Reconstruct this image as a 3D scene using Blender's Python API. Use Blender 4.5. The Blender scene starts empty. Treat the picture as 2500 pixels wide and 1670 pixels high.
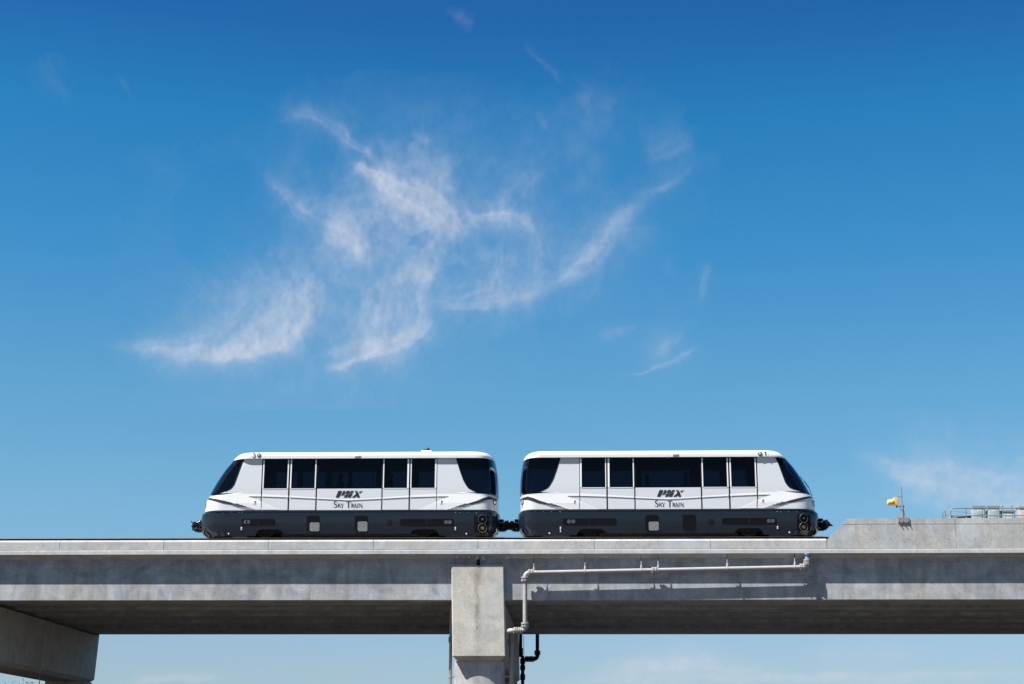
import bpy, bmesh, math, random
import numpy as np
from mathutils import Vector, Matrix
from mathutils.bvhtree import BVHTree

# ------------------------------------------------------------------ camera, world, sun
C = bpy.context.scene
COL = C.collection
EYE = 1.7                                   # eye height above the ground
FPX, VX, VY, ROLL = 4100.0, 165.0, 1070.0, 0.003
pit = math.atan(VY / FPX); yaw = math.atan(VX * math.cos(pit) / FPX)
fw = np.array([-math.sin(yaw) * math.cos(pit), math.cos(yaw) * math.cos(pit), math.sin(pit)])
rt = np.array([math.cos(yaw), math.sin(yaw), 0.0]); up = np.cross(rt, fw)
cr, sr = math.cos(ROLL), math.sin(ROLL)
rt, up = cr * rt + sr * up, -sr * rt + cr * up

cam_d = bpy.data.cameras.new('camera'); cam = bpy.data.objects.new('camera', cam_d); COL.objects.link(cam)
cam_d.sensor_width = 36.0; cam_d.lens = FPX / 2500 * 36
cam_d.clip_start = 0.5; cam_d.clip_end = 200000
M = Matrix(((rt[0], up[0], -fw[0], 0), (rt[1], up[1], -fw[1], 0), (rt[2], up[2], -fw[2], EYE), (0, 0, 0, 1)))
cam.matrix_world = M
C.camera = cam

SUN = Vector((-1.57, -1.0, 2.75)).normalized()
elev = math.asin(SUN.z)
sun_d = bpy.data.lights.new('sun', 'SUN'); sun = bpy.data.objects.new('sun', sun_d); COL.objects.link(sun)
sun_d.energy = 5.0; sun_d.angle = math.radians(0.5); sun_d.color = (1.0, 0.965, 0.91)
sun.rotation_euler = SUN.to_track_quat('Z', 'Y').to_euler(); sun.location = (0, 0, 60)

world = bpy.data.worlds.new('World'); C.world = world; world.use_nodes = True
wt = world.node_tree; wn = wt.nodes; wl = wt.links; wn.clear()
sky = wn.new('ShaderNodeTexSky'); sky.sky_type = 'NISHITA'; sky.sun_disc = False
sky.sun_elevation = elev; sky.sun_rotation = math.atan2(SUN.x, SUN.y)
sky.altitude = 340; sky.air_density = 1.0; sky.dust_density = 0.6; sky.ozone_density = 3.0
tc = wn.new('ShaderNodeTexCoord'); sep = wn.new('ShaderNodeSeparateXYZ')
wl.new(tc.outputs['Generated'], sep.inputs[0])
rmp = wn.new('ShaderNodeValToRGB')          # clear dry desert air: deeper blue overhead, paler towards the horizon
el = rmp.color_ramp.elements
K = 1 / 1.4
SKYRAMP = [(z_, tuple(K * q for q in c_)) for z_, c_ in ((0.0, (0.74, 0.86, 1.04)), (0.07, (0.83, 0.93, 1.09)), (0.155, (0.76, 1.12, 1.17)), (0.225, (0.61, 1.15, 1.25)), (0.307, (0.33, 1.08, 1.33)), (0.376, (0.19, 0.99, 1.31)), (0.43, (0.155, 0.70, 1.18)), (0.7, (0.25, 0.5, 0.75)), (1.0, (0.32, 0.48, 0.65)))]
while len(el) < len(SKYRAMP): el.new(0.5)
for e_, (p_, c_) in zip(el, SKYRAMP): e_.position = p_; e_.color = (*c_, 1)
wl.new(sep.outputs['Z'], rmp.inputs[0])
mul = wn.new('ShaderNodeMix'); mul.data_type = 'RGBA'; mul.blend_type = 'MULTIPLY'; mul.inputs[0].default_value = 1.0
dt = wn.new('ShaderNodeVectorMath'); dt.operation = 'DOT_PRODUCT'; wl.new(tc.outputs['Generated'], dt.inputs[0]); dt.inputs[1].default_value = Vector((SUN.x, SUN.y, 0)).normalized()
sd = wn.new('ShaderNodeMapRange'); sd.interpolation_type = 'SMOOTHSTEP'; sd.inputs['From Min'].default_value = -0.12; sd.inputs['From Max'].default_value = 0.4; wl.new(dt.outputs['Value'], sd.inputs['Value'])
sm = wn.new('ShaderNodeMix'); sm.data_type = 'RGBA'; wl.new(sd.outputs[0], sm.inputs[0]); wl.new(rmp.outputs[0], sm.inputs[6]); sm.inputs[7].default_value = (0.56, 0.58, 0.60, 1)   # paler sky on the sun's side
wl.new(sky.outputs[0], mul.inputs[6]); wl.new(sm.outputs[2], mul.inputs[7])
bg = wn.new('ShaderNodeBackground'); bg.inputs['Strength'].default_value = 0.0756
wo = wn.new('ShaderNodeOutputWorld')
wl.new(mul.outputs[2], bg.inputs['Color']); wl.new(bg.outputs[0], wo.inputs['Surface'])

C.view_settings.view_transform = 'Standard'; C.view_settings.look = 'None'
C.view_settings.exposure = 0.94; C.view_settings.gamma = 1.0
C.render.resolution_x = 1024; C.render.resolution_y = 684
C.cycles.max_bounces = 8; C.cycles.transparent_max_bounces = 16

random.seed(7); rng = np.random.default_rng(11)

def W(px, py, Y):
    """the point of the upright plane at distance Y seen at photo position (px, py): (X, Z)"""
    d = fw + rt * (px - 1250) / FPX - up * (py - 835) / FPX
    t = Y / d[1]
    return d[0] * t, d[2] * t + EYE

# ------------------------------------------------------------------ mesh helpers
class MB:
    def __init__(s): s.v = []; s.f = []; s.m = []; s.mi = 0
    def add(s, vs, fs):
        b = len(s.v); s.v += [tuple(map(float, q)) for q in vs]
        for f in fs: s.f.append(tuple(b + i for i in f)); s.m.append(s.mi)
        return s
    def box(s, x0, x1, y0, y1, z0, z1, ch=0.0):
        if ch <= 0:
            vs = [(x, y, z) for z in (z0, z1) for y in (y0, y1) for x in (x0, x1)]
            return s.add(vs, [(0, 2, 3, 1), (4, 5, 7, 6), (0, 1, 5, 4), (2, 6, 7, 3), (0, 4, 6, 2), (1, 3, 7, 5)])
        bm = bmesh.new(); bmesh.ops.create_cube(bm, size=1)
        for q in bm.verts: q.co = ((x0 + x1) / 2 + q.co.x * (x1 - x0), (y0 + y1) / 2 + q.co.y * (y1 - y0), (z0 + z1) / 2 + q.co.z * (z1 - z0))
        bmesh.ops.bevel(bm, geom=bm.edges[:], offset=ch, segments=2, profile=0.5, affect='EDGES')
        bm.verts.index_update()
        s.add([q.co[:] for q in bm.verts], [tuple(q.index for q in f.verts) for f in bm.faces]); bm.free(); return s
    def prism(s, poly, axis, a, b):
        n = len(poly)
        def P(p, t): return {'x': (t, p[0], p[1]), 'y': (p[0], t, p[1]), 'z': (p[0], p[1], t)}[axis]
        ar = sum(poly[i][0] * poly[(i + 1) % n][1] - poly[(i + 1) % n][0] * poly[i][1] for i in range(n))
        if (ar < 0) != (axis == 'y'): poly = poly[::-1]
        vs = [P(p, a) for p in poly] + [P(p, b) for p in poly]
        fs = [tuple(range(n))[::-1], tuple(range(n, 2 * n))] + [(i, (i + 1) % n, n + (i + 1) % n, n + i) for i in range(n)]
        if b < a: fs = [f[::-1] for f in fs]
        return s.add(vs, fs)
    def tube(s, pts, r, n=12, caps=True):
        pts = [Vector(p) for p in pts]; R = r if isinstance(r, (list, tuple)) else [r] * len(pts)
        rings = []; ref = None
        for i, p in enumerate(pts):
            t = ((pts[min(i + 1, len(pts) - 1)] - p).normalized() + (p - pts[max(i - 1, 0)]).normalized())
            if t.length < 1e-6: t = (pts[min(i + 1, len(pts) - 1)] - pts[max(i - 1, 0)])
            t.normalize()
            if ref is None: ref = Vector((0, 0, 1)) if abs(t.z) < 0.9 else Vector((0, 1, 0))
            a = t.cross(ref)
            if a.length < 1e-4: a = t.orthogonal()
            a.normalize(); b = a.cross(t); b.normalize(); ref = b
            rings.append([p + (a * math.cos(2 * math.pi * k / n) + b * math.sin(2 * math.pi * k / n)) * R[i] for k in range(n)])
        vs = [q for rg in rings for q in rg]; fs = []
        for i in range(len(pts) - 1):
            for k in range(n):
                k2 = (k + 1) % n
                fs.append((i * n + k, (i + 1) * n + k, (i + 1) * n + k2, i * n + k2))
        if caps: fs += [tuple(range(n)), tuple((len(pts) - 1) * n + k for k in range(n))[::-1]]
        return s.add(vs, fs)
    def cyl(s, a, b, r, n=16, r2=None): return s.tube([a, b], [r, r if r2 is None else r2], n)
    def ball(s, c, r, n=10, sq=(1, 1, 1)):
        vs = []; fs = []
        for i in range(n + 1):
            th = math.pi * i / n
            for k in range(2 * n):
                ph = math.pi * k / n
                vs.append((c[0] + r * sq[0] * math.sin(th) * math.cos(ph), c[1] + r * sq[1] * math.sin(th) * math.sin(ph), c[2] + r * sq[2] * math.cos(th)))
        for i in range(n):
            for k in range(2 * n):
                k2 = (k + 1) % (2 * n); fs.append((i * 2 * n + k, (i + 1) * 2 * n + k, (i + 1) * 2 * n + k2, i * 2 * n + k2))
        return s.add(vs, fs)
    def grid(s, rows, flip=False, closed=False):
        n = len(rows[0]); vs = [p for r in rows for p in r]; fs = []
        for i in range(len(rows) - 1):
            for k in range(n if closed else n - 1):
                k2 = (k + 1) % n; f = (i * n + k, i * n + k2, (i + 1) * n + k2, (i + 1) * n + k)
                fs.append(f[::-1] if flip else f)
        return s.add(vs, fs)
    def build(s, name, mats, parent=None, origin=(0, 0, 0), smooth=35, recalc=False):
        me = bpy.data.meshes.new(name)
        o3 = Vector(origin)
        me.from_pydata([(a - o3.x, b - o3.y, c - o3.z) for a, b, c in s.v], [], s.f)
        for m in (mats if isinstance(mats, (list, tuple)) else [mats]): me.materials.append(m)
        me.polygons.foreach_set('material_index', s.m)
        me.validate()
        bm = bmesh.new(); bm.from_mesh(me); bmesh.ops.remove_doubles(bm, verts=bm.verts, dist=1e-5)
        if recalc: bmesh.ops.recalc_face_normals(bm, faces=bm.faces)
        bm.to_mesh(me); bm.free()
        if smooth:
            me.polygons.foreach_set('use_smooth', [True] * len(me.polygons)); me.set_sharp_from_angle(angle=math.radians(smooth))
        me.update()
        o = bpy.data.objects.new(name, me); COL.objects.link(o)
        o.location = origin
        if parent: o.parent = parent; o.location = o3 - WL[parent.name]
        WL[o.name] = o3
        return o
WL = {}
def empty(name, loc, label=None, cat=None, group=None, kind=None):
    o = bpy.data.objects.new(name, None); COL.objects.link(o); o.location = loc; o.empty_display_size = 0.5
    WL[o.name] = Vector(loc); tag(o, label, cat, group, kind); return o
def tag(o, label=None, cat=None, group=None, kind=None):
    if label: o['label'] = label
    if cat: o['category'] = cat
    if group: o['group'] = group
    if kind: o['kind'] = kind
    return o

# ------------------------------------------------------------------ materials
def mat(name, col, rough=0.6, metal=0.0, spec=0.5, coat=0.0, noise=None, bump=0.0, nscale=8.0):
    m = bpy.data.materials.new(name); m.use_nodes = True; nt = m.node_tree; b = nt.nodes['Principled BSDF']
    b.inputs['Base Color'].default_value = (*col, 1); b.inputs['Roughness'].default_value = rough
    b.inputs['Metallic'].default_value = metal; b.inputs['Specular IOR Level'].default_value = spec
    b.inputs['Coat Weight'].default_value = coat; b.inputs['Coat Roughness'].default_value = 0.03
    if noise:
        g = nt.nodes.new('ShaderNodeNewGeometry'); n = nt.nodes.new('ShaderNodeTexNoise')
        n.inputs['Scale'].default_value = nscale; n.inputs['Detail'].default_value = 6; n.inputs['Roughness'].default_value = 0.65
        nt.links.new(g.outputs['Position'], n.inputs['Vector'])
        r = nt.nodes.new('ShaderNodeValToRGB'); r.color_ramp.elements[0].position = 0.3; r.color_ramp.elements[1].position = 0.7
        r.color_ramp.elements[0].color = (*[c * (1 - noise) for c in col], 1); r.color_ramp.elements[1].color = (*[min(1, c * (1 + noise)) for c in col], 1)
        nt.links.new(n.outputs['Fac'], r.inputs[0]); nt.links.new(r.outputs[0], b.inputs['Base Color'])
        if bump:
            bp = nt.nodes.new('ShaderNodeBump'); bp.inputs['Strength'].default_value = bump; bp.inputs['Distance'].default_value = 0.01
            nt.links.new(n.outputs['Fac'], bp.inputs['Height']); nt.links.new(bp.outputs[0], b.inputs['Normal'])
    return m

def concrete(name, col, seed=0.0, form=1.22, stain=0.25, streak=0.2, pits=0.35, brown=None):
    """cast concrete: cloudy mottling, rain streaks, bug holes, faint formwork joints"""
    m = bpy.data.materials.new(name); m.use_nodes = True; nt = m.node_tree; N = nt.nodes; L = nt.links
    b = N['Principled BSDF']; b.inputs['Roughness'].default_value = 0.88; b.inputs['Specular IOR Level'].default_value = 0.25
    g = N.new('ShaderNodeNewGeometry')
    def mapped(sc, off):
        mp = N.new('ShaderNodeMapping'); mp.inputs['Scale'].default_value = sc; mp.inputs['Location'].default_value = (off, off * 1.7, off * 0.3)
        L.new(g.outputs['Position'], mp.inputs['Vector']); return mp.outputs[0]
    def noise(sc, scale, det, rgh, off, dist=0.0):
        n = N.new('ShaderNodeTexNoise'); n.inputs['Scale'].default_value = scale; n.inputs['Detail'].default_value = det
        n.inputs['Roughness'].default_value = rgh; n.inputs['Distortion'].default_value = dist
        L.new(mapped(sc, off + seed), n.inputs['Vector']); return n.outputs['Fac']
    def rng_(sock, a, c, lo, hi):
        r = N.new('ShaderNodeMapRange'); r.inputs['From Min'].default_value = a; r.inputs['From Max'].default_value = c
        r.inputs['To Min'].default_value = lo; r.inputs['To Max'].default_value = hi; L.new(sock, r.inputs['Value']); return r.outputs[0]
    def mulv(x, y):
        q = N.new('ShaderNodeMath'); q.operation = 'MULTIPLY'; L.new(x, q.inputs[0])
        if isinstance(y, float): q.inputs[1].default_value = y
        else: L.new(y, q.inputs[1])
        return q.outputs[0]
    cloud = rng_(noise((1, 1, 1.3), 0.7, 7, 0.66, 1.0, 1.2), 0.34, 0.66, 1 - stain, 1 + stain * 0.35)
    strk = rng_(noise((1.5, 1.5, 0.3), 1.1, 5, 0.62, 5.0, 1.1), 0.36, 0.62, 1 - streak, 1 + streak * 0.3)
    mid = rng_(noise((1, 1, 1), 3.2, 8, 0.74, 9.0, 1.0), 0.3, 0.7, 0.87, 1.09)
    fine = noise((1, 1, 1), 30, 4, 0.7, 3.0)
    fin = rng_(fine, 0.3, 0.7, 0.80, 1.14)
    vor = N.new('ShaderNodeTexVoronoi'); vor.inputs['Scale'].default_value = 8.0; L.new(mapped((1, 1, 1), 2.0 + seed), vor.inputs['Vector'])
    pit_ = rng_(vor.outputs['Distance'], 0.08, 0.24, 1 - pits, 1.0)
    patch = rng_(noise((1, 1, 1), 0.9, 3, 0.5, 20.0), 0.42, 0.55, 0.0, 1.0)
    pm = N.new('ShaderNodeMix'); pm.data_type = 'FLOAT'; pm.inputs[2].default_value = 1.0; L.new(patch, pm.inputs[0]); L.new(pit_, pm.inputs[3])
    v = mulv(mulv(mulv(cloud, strk), mulv(mid, fin)), pm.outputs[0])
    if form:
        sp = N.new('ShaderNodeSeparateXYZ'); L.new(g.outputs['Position'], sp.inputs[0])
        q = N.new('ShaderNodeMath'); q.operation = 'PINGPONG'; q.inputs[1].default_value = form; L.new(sp.outputs['X'], q.inputs[0])
        v = mulv(v, rng_(q.outputs[0], 0.0, 0.02, 0.9, 1.0))
    hue = N.new('ShaderNodeValToRGB'); e = hue.color_ramp.elements
    e[0].position = 0.3; e[0].color = (col[0] * 0.94, col[1] * 0.99, col[2] * 1.05, 1)
    e[1].position = 0.7; e[1].color = (col[0] * 1.05, col[1] * 1.0, col[2] * 0.93, 1)
    L.new(noise((1, 1, 1), 0.9, 4, 0.6, 33.0), hue.inputs[0])
    mx = N.new('ShaderNodeMix'); mx.data_type = 'RGBA'; mx.blend_type = 'MULTIPLY'; mx.inputs[0].default_value = 1.0
    L.new(hue.outputs[0], mx.inputs[6]); L.new(v, mx.inputs[7]); out = mx.outputs[2]
    if brown:                                # rust-brown water run below a bridge joint at x = brown
        sp2 = N.new('ShaderNodeSeparateXYZ'); L.new(g.outputs['Position'], sp2.inputs[0])
        wob = rng_(noise((0.0, 0.0, 1), 0.8, 3, 0.5, 7.0), 0.3, 0.7, -0.07, 0.09)
        a1 = N.new('ShaderNodeMath'); a1.operation = 'SUBTRACT'; L.new(sp2.outputs['X'], a1.inputs[0]); a1.inputs[1].default_value = brown
        a2 = N.new('ShaderNodeMath'); a2.operation = 'SUBTRACT'; L.new(a1.outputs[0], a2.inputs[0]); L.new(wob, a2.inputs[1])
        a3 = N.new('ShaderNodeMath'); a3.operation = 'ABSOLUTE'; L.new(a2.outputs[0], a3.inputs[0])
        core = rng_(a3.outputs[0], 0.0, 0.2, 1.0, 0.0); brk = rng_(noise((3, 3, 1.0), 2.4, 6, 0.75, 13.0, 0.8), 0.4, 0.62, 0.08, 0.9)
        zf = rng_(sp2.outputs['Z'], 6.9, 8.0, 0.35, 1.0)
        fac = mulv(mulv(core, brk), zf)
        m2 = N.new('ShaderNodeMix'); m2.data_type = 'RGBA'; L.new(fac, m2.inputs[0]); L.new(out, m2.inputs[6]); m2.inputs[7].default_value = (0.20, 0.15, 0.09, 1); out = m2.outputs[2]
    L.new(out, b.inputs['Base Color'])
    bp = N.new('ShaderNodeBump'); bp.inputs['Strength'].default_value = 0.35; bp.inputs['Distance'].default_value = 0.012
    L.new(mulv(fine, pm.outputs[0]), bp.inputs['Height']); L.new(bp.outputs[0], b.inputs['Normal'])
    return m

M_girder = concrete('girder_concrete', (0.415, 0.43, 0.438), 0.0, 3.05, 0.30, 0.2, 0.45)
M_curb = concrete('edge_concrete', (0.485, 0.495, 0.50), 40.0, 1.22, 0.17, 0.1, 0.5)
M_slab = concrete('slab_concrete', (0.52, 0.53, 0.535), 80.0, 0, 0.16, 0.1, 0.3)
M_para = concrete('parapet_concrete', (0.465, 0.478, 0.478), 120.0, 2.44, 0.2, 0.14, 0.55)
M_cap = concrete('pier_cap_concrete', (0.53, 0.515, 0.475), 160.0, 0, 0.22, 0.06, 0.3, brown=-4.2)
M_pier = concrete('pier_concrete', (0.47, 0.465, 0.45), 200.0, 0, 0.3, 0.2, 0.3)
M_steel = mat('galvanised_steel', (0.42, 0.45, 0.45), 0.42, 0.75, noise=0.15, nscale=6)
M_dark = mat('dark_undercarriage', (0.007, 0.007, 0.008), 0.6, spec=0.25, noise=0.4, nscale=10)
M_black = mat('black_rubber', (0.004, 0.004, 0.005), 0.7, spec=0.2)
M_rail = mat('rusty_rail_and_rod_shade', (0.012, 0.010, 0.009), 0.8, 0.0, spec=0.2, noise=0.35, nscale=3)
M_tan = mat('worn_rail_top', (0.25, 0.21, 0.16), 0.6, noise=0.25, nscale=3)
M_pipe = mat('painted_pipe', (0.37, 0.362, 0.35), 0.5, noise=0.1, nscale=5)
M_bluepipe = mat('blue_grey_sleeve', (0.22, 0.34, 0.5), 0.4)
M_ytl = mat('yellow_signal_paint', (0.80, 0.50, 0.13), 0.45, noise=0.06)
M_pole = mat('weathered_pole', (0.30, 0.28, 0.27), 0.5, 0.3, noise=0.2, nscale=20)
M_cab = mat('cabinet_paint', (0.29, 0.36, 0.36), 0.45, noise=0.06, nscale=3)
M_lab = mat('white_label', (0.75, 0.75, 0.75), 0.6)
M_white = mat('white_gloss_paint', (0.80, 0.81, 0.81), 0.3, coat=0.4)
M_silver = mat('silver_paint', (0.585, 0.61, 0.638), 0.35, 0.0, coat=0.3)
M_pin = mat('pinstripe_grey', (0.52, 0.53, 0.54), 0.4)
M_ink = mat('charcoal_livery', (0.018, 0.02, 0.028), 0.4)
M_grey = mat('grey_livery', (0.26, 0.26, 0.28), 0.4)
M_skirt = mat('slate_skirt_paint', (0.011, 0.017, 0.025), 0.1, spec=0.4, coat=0.0, noise=0.06, nscale=0.8)
M_trim = mat('dark_trim', (0.018, 0.026, 0.032), 0.35)
M_chrome = mat('bright_latch', (0.5, 0.5, 0.5), 0.45, 0.2)
M_inner = mat('interior_panel', (0.05, 0.05, 0.055), 0.7)
M_seat = mat('interior_fabric', (0.03, 0.035, 0.06), 0.8)
M_amber = mat('amber_lens', (0.6, 0.25, 0.08), 0.3)
M_lens = mat('lamp_lens', (0.75, 0.78, 0.8), 0.08, 0.6)
M_brass = mat('dull_brass', (0.10, 0.085, 0.06), 0.5, noise=0.5, nscale=25)
M_disc = mat('dull_disc', (0.05, 0.055, 0.06), 0.5, noise=0.6, nscale=25)
M_copper = mat('brass_fitting', (0.45, 0.3, 0.1), 0.35, 0.8)

def glass(name, tint, refl=1.0):
    m = bpy.data.materials.new(name); m.use_nodes = True; nt = m.node_tree; N = nt.nodes; L = nt.links; N.clear()
    o = N.new('ShaderNodeOutputMaterial'); t = N.new('ShaderNodeBsdfTransparent'); t.inputs[0].default_value = (*tint, 1)
    g = N.new('ShaderNodeBsdfGlossy'); g.inputs['Roughness'].default_value = 0.02; g.inputs['Color'].default_value = (0.9, 0.95, 1, 1)
    lw = N.new('ShaderNodeLayerWeight'); lw.inputs['Blend'].default_value = 0.35
    mr = N.new('ShaderNodeMapRange'); mr.interpolation_type = 'SMOOTHSTEP'; mr.inputs['From Min'].default_value = 0.15; mr.inputs['From Max'].default_value = 0.95
    mr.inputs['To Min'].default_value = 0.018 * refl; mr.inputs['To Max'].default_value = 0.55
    L.new(lw.outputs['Facing'], mr.inputs['Value'])
    x = N.new('ShaderNodeMixShader'); L.new(mr.outputs[0], x.inputs[0]); L.new(t.outputs[0], x.inputs[1]); L.new(g.outputs[0], x.inputs[2]); L.new(x.outputs[0], o.inputs[0])
    return m
M_glass = glass('tinted_window_glass', (0.08, 0.10, 0.152), 0.8)

def grille_mat(name, lo, hi, sc=34.0):
    """expanded-metal mesh: diamonds of metal over a dark void"""
    m = bpy.data.materials.new(name); m.use_nodes = True; nt = m.node_tree; N = nt.nodes; L = nt.links; b = N['Principled BSDF']
    b.inputs['Roughness'].default_value = 0.7; b.inputs['Specular IOR Level'].default_value = 0.1
    g = N.new('ShaderNodeNewGeometry'); sp = N.new('ShaderNodeSeparateXYZ'); L.new(g.outputs['Position'], sp.inputs[0])
    def wave(a, bb):
        q = N.new('ShaderNodeMath'); q.operation = 'MULTIPLY_ADD'; L.new(sp.outputs['Z'], q.inputs[0]); q.inputs[1].default_value = bb
        x = N.new('ShaderNodeMath'); x.operation = 'MULTIPLY'; L.new(sp.outputs['X'], x.inputs[0]); x.inputs[1].default_value = a
        L.new(x.outputs[0], q.inputs[2]); s_ = N.new('ShaderNodeMath'); s_.operation = 'SINE'; L.new(q.outputs[0], s_.inputs[0])
        ab = N.new('ShaderNodeMath'); ab.operation = 'ABSOLUTE'; L.new(s_.outputs[0], ab.inputs[0]); return ab.outputs[0]
    mn = N.new('ShaderNodeMath'); mn.operation = 'MINIMUM'; L.new(wave(sc, sc * 1.9), mn.inputs[0]); L.new(wave(sc, -sc * 1.9), mn.inputs[1])
    r = N.new('ShaderNodeMapRange'); r.inputs['From Min'].default_value = 0.3; r.inputs['From Max'].default_value = 0.42; L.new(mn.outputs[0], r.inputs['Value'])
    mx = N.new('ShaderNodeMix'); mx.data_type = 'RGBA'; L.new(r.outputs[0], mx.inputs[0]); mx.inputs[6].default_value = (*hi, 1); mx.inputs[7].default_value = (*lo, 1)
    L.new(mx.outputs[2], b.inputs['Base Color']); return m
M_gdark = grille_mat('dark_mesh_grille', (0.001, 0.001, 0.001), (0.007, 0.008, 0.010))
M_glit = grille_mat('pale_mesh_grille', (0.30, 0.33, 0.34), (0.015, 0.018, 0.022))

# ------------------------------------------------------------------ ground, hills
def build_ground():
    m = bpy.data.materials.new('dry_ground'); m.use_nodes = True; nt = m.node_tree; N = nt.nodes; L = nt.links; b = N['Principled BSDF']; b.inputs['Roughness'].default_value = 0.95
    g = N.new('ShaderNodeNewGeometry'); n = N.new('ShaderNodeTexNoise'); n.inputs['Scale'].default_value = 0.12; n.inputs['Detail'].default_value = 10; n.inputs['Roughness'].default_value = 0.7
    L.new(g.outputs['Position'], n.inputs['Vector']); r = N.new('ShaderNodeValToRGB'); e = r.color_ramp.elements
    e[0].position = 0.35; e[0].color = (0.034, 0.026, 0.018, 1); e[1].position = 0.65; e[1].color = (0.068, 0.052, 0.034, 1)
    L.new(n.outputs['Fac'], r.inputs[0]); L.new(r.outputs[0], b.inputs['Base Color'])
    mb = MB(); S = 9000; mb.add([(-S, -S, 0), (S, -S, 0), (S, S, 0), (-S, S, 0)], [(0, 1, 2, 3)])
    tag(mb.build('ground', m, smooth=0), kind='structure')
    ma = mat('road_asphalt', (0.05, 0.05, 0.052), 0.9, noise=0.2, nscale=3)
    mb = MB(); mb.add([(-2, -400, 0.006), (12, -400, 0.006), (12, 400, 0.006), (-2, 400, 0.006)], [(0, 1, 2, 3)])
    tag(mb.build('road', ma, smooth=0), kind='structure')
    mt = mat('added_ground_dark', (0.020, 0.017, 0.014), 0.9, noise=0.2, nscale=1)  # unseen dark ground sheet, added to cut light bounced up under the deck
    for q, ya, yb in (('added_dark_ground', 77, 400),): MB().add([(-700, ya, 0.003), (700, ya, 0.003), (700, yb, 0.003), (-700, yb, 0.003)], [(0, 1, 2, 3)]).build(q, mt, smooth=0)['kind'] = 'structure'
    mp = mat('road_paint', (0.6, 0.6, 0.55), 0.8)
    mb = MB()
    for k in range(-60, 61): mb.add([(4.93, k * 6.0, 0.01), (5.07, k * 6.0, 0.01), (5.07, k * 6.0 + 3, 0.01), (4.93, k * 6.0 + 3, 0.01)], [(0, 1, 2, 3)])
    for x in (-1.7, 11.6): mb.add([(x, -400, 0.01), (x + 0.12, -400, 0.01), (x + 0.12, 400, 0.01), (x, 400, 0.01)], [(0, 1, 2, 3)])
    tag(mb.build('lane_markings', mp, smooth=0), kind='structure')
    mk = mat('kerb_concrete', (0.36, 0.355, 0.34), 0.9, noise=0.15, nscale=2)
    mb = MB(); mb.box(-2.18, -2.0, -400, 400, -0.05, 0.14, 0.02); mb.box(12.0, 12.18, -400, 400, -0.05, 0.14, 0.02)
    tag(mb.build('kerb', mk), kind='structure')
    # ridge of dry hills on the camera's side of the valley (seen mirrored in the dark skirts)
    mh = mat('hill_scrub', (0.07, 0.058, 0.045), 0.95, noise=0.4, nscale=0.01)
    mb = MB(); rows = []
    xs = np.linspace(-5000, 5000, 260)
    prof = sum(a * np.sin(xs * w_ + p_) for a, w_, p_ in ((70, 0.0021, 1.0), (40, 0.0053, 2.2), (22, 0.013, 0.4), (12, 0.031, 1.9), (6, 0.083, 3.0)))
    for fr, yy in ((0, -2400), (0.55, -2850), (1.0, -3300), (0.5, -3900), (0, -4600)):
        rows.append([(x, yy + 60 * math.sin(x * 0.01 + fr * 9), -5 + fr * (175 + h)) for x, h in zip(xs, prof)])
    mb.grid(rows, flip=True); tag(mb.build('hills', mh), kind='structure')
build_ground()

# ------------------------------------------------------------------ guideway
H = EYE
X0, X1 = -75.0, 75.0
YF, YG, YB, YE = 70.90, 71.30, 88.35, 88.75      # edge face, girder face, far girder face, far edge
guide = empty('elevated_guideway', (-4.2, 80.7, 0), 'long pale concrete guideway bridge carrying the two train cars', 'bridge')
def zz(v): return v + H
jx = [W(x, 1330, YF)[0] for x in (146, 400, 655, 911.5, 1167, 1450.7, 1734, 2018.5)]
jx = [jx[0] - 4.48 * k for k in range(6, 0, -1)] + jx
# slab
mb = MB()
sl = [(YF - 0.045, zz(9.262)), (YF - 0.03, zz(9.253)), (YF + 0.03, zz(9.253)), (YF + 0.06, zz(9.268)), (YG - 0.04, zz(9.125)), (YG - 0.04, zz(9.105)),
      (YB + 0.04, zz(9.105)), (YB + 0.04, zz(9.125)), (YE - 0.05, zz(9.253)), (YE + 0.045, zz(9.253)), (YE + 0.045, zz(9.43)), (YE, zz(9.435)), (YE, zz(9.5)),
      (YF + 0.05, zz(9.5)), (YF + 0.05, zz(9.437)), (YF - 0.02, zz(9.437)), (YF - 0.045, zz(9.415))]
mb.prism(sl, 'x', X0, X1)
mb.build('deck_slab', M_slab, guide, (0, YF, 0), smooth=0)
# girders
starts = [71.30, 74.97, 78.12, 81.47, 84.62]; gw = [3.20, 2.68, 2.88, 2.68, 3.73]
for k, (y0, w_) in enumerate(zip(starts, gw)):
    y1 = y0 + w_; zb = zz(7.345)
    c_ = 0.03
    pr = [(y0, zz(8.935)), (y0, zb + c_), (y0 + c_ * 1.2, zb), (y1 - (0.5 if k < 4 else 0.03), zb + (0.065 if k < 4 else 0)), (y1, zb + (0.3 if k < 4 else 0.03)), (y1, zz(8.935)), (y1 + 0.03, zz(8.95)), (y1 + 0.03, zz(9.103)), (y0 - 0.025, zz(9.103)), (y0 - 0.025, zz(8.95))]
    for a, b in ((X0, jx[10] - 0.02), (jx[10] + 0.02, X1)):
        g = MB().prism(pr, 'x', a, b).build('box_girder', M_girder, guide, (0, y0, zb), smooth=0)
# precast edge panels
def curb_profile(y, s, top=9.80):
    return [(y, zz(9.463)), (y, zz(top)), (y + s * 0.055, zz(top + 0.08)), (y + s * 0.30, zz(top + 0.085)), (y + s * 0.32, zz(9.502)), (y + s * 0.04, zz(9.502)), (y + s * 0.04, zz(9.463))]
ed = [X0] + jx
for a, b in zip(ed[:-1], ed[1:]):
    MB().prism(curb_profile(YF, 1), 'x', a + 0.009, b - 0.009).build('edge_panel', M_curb, guide, (a, YF, zz(9.463)), smooth=0)
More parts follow.
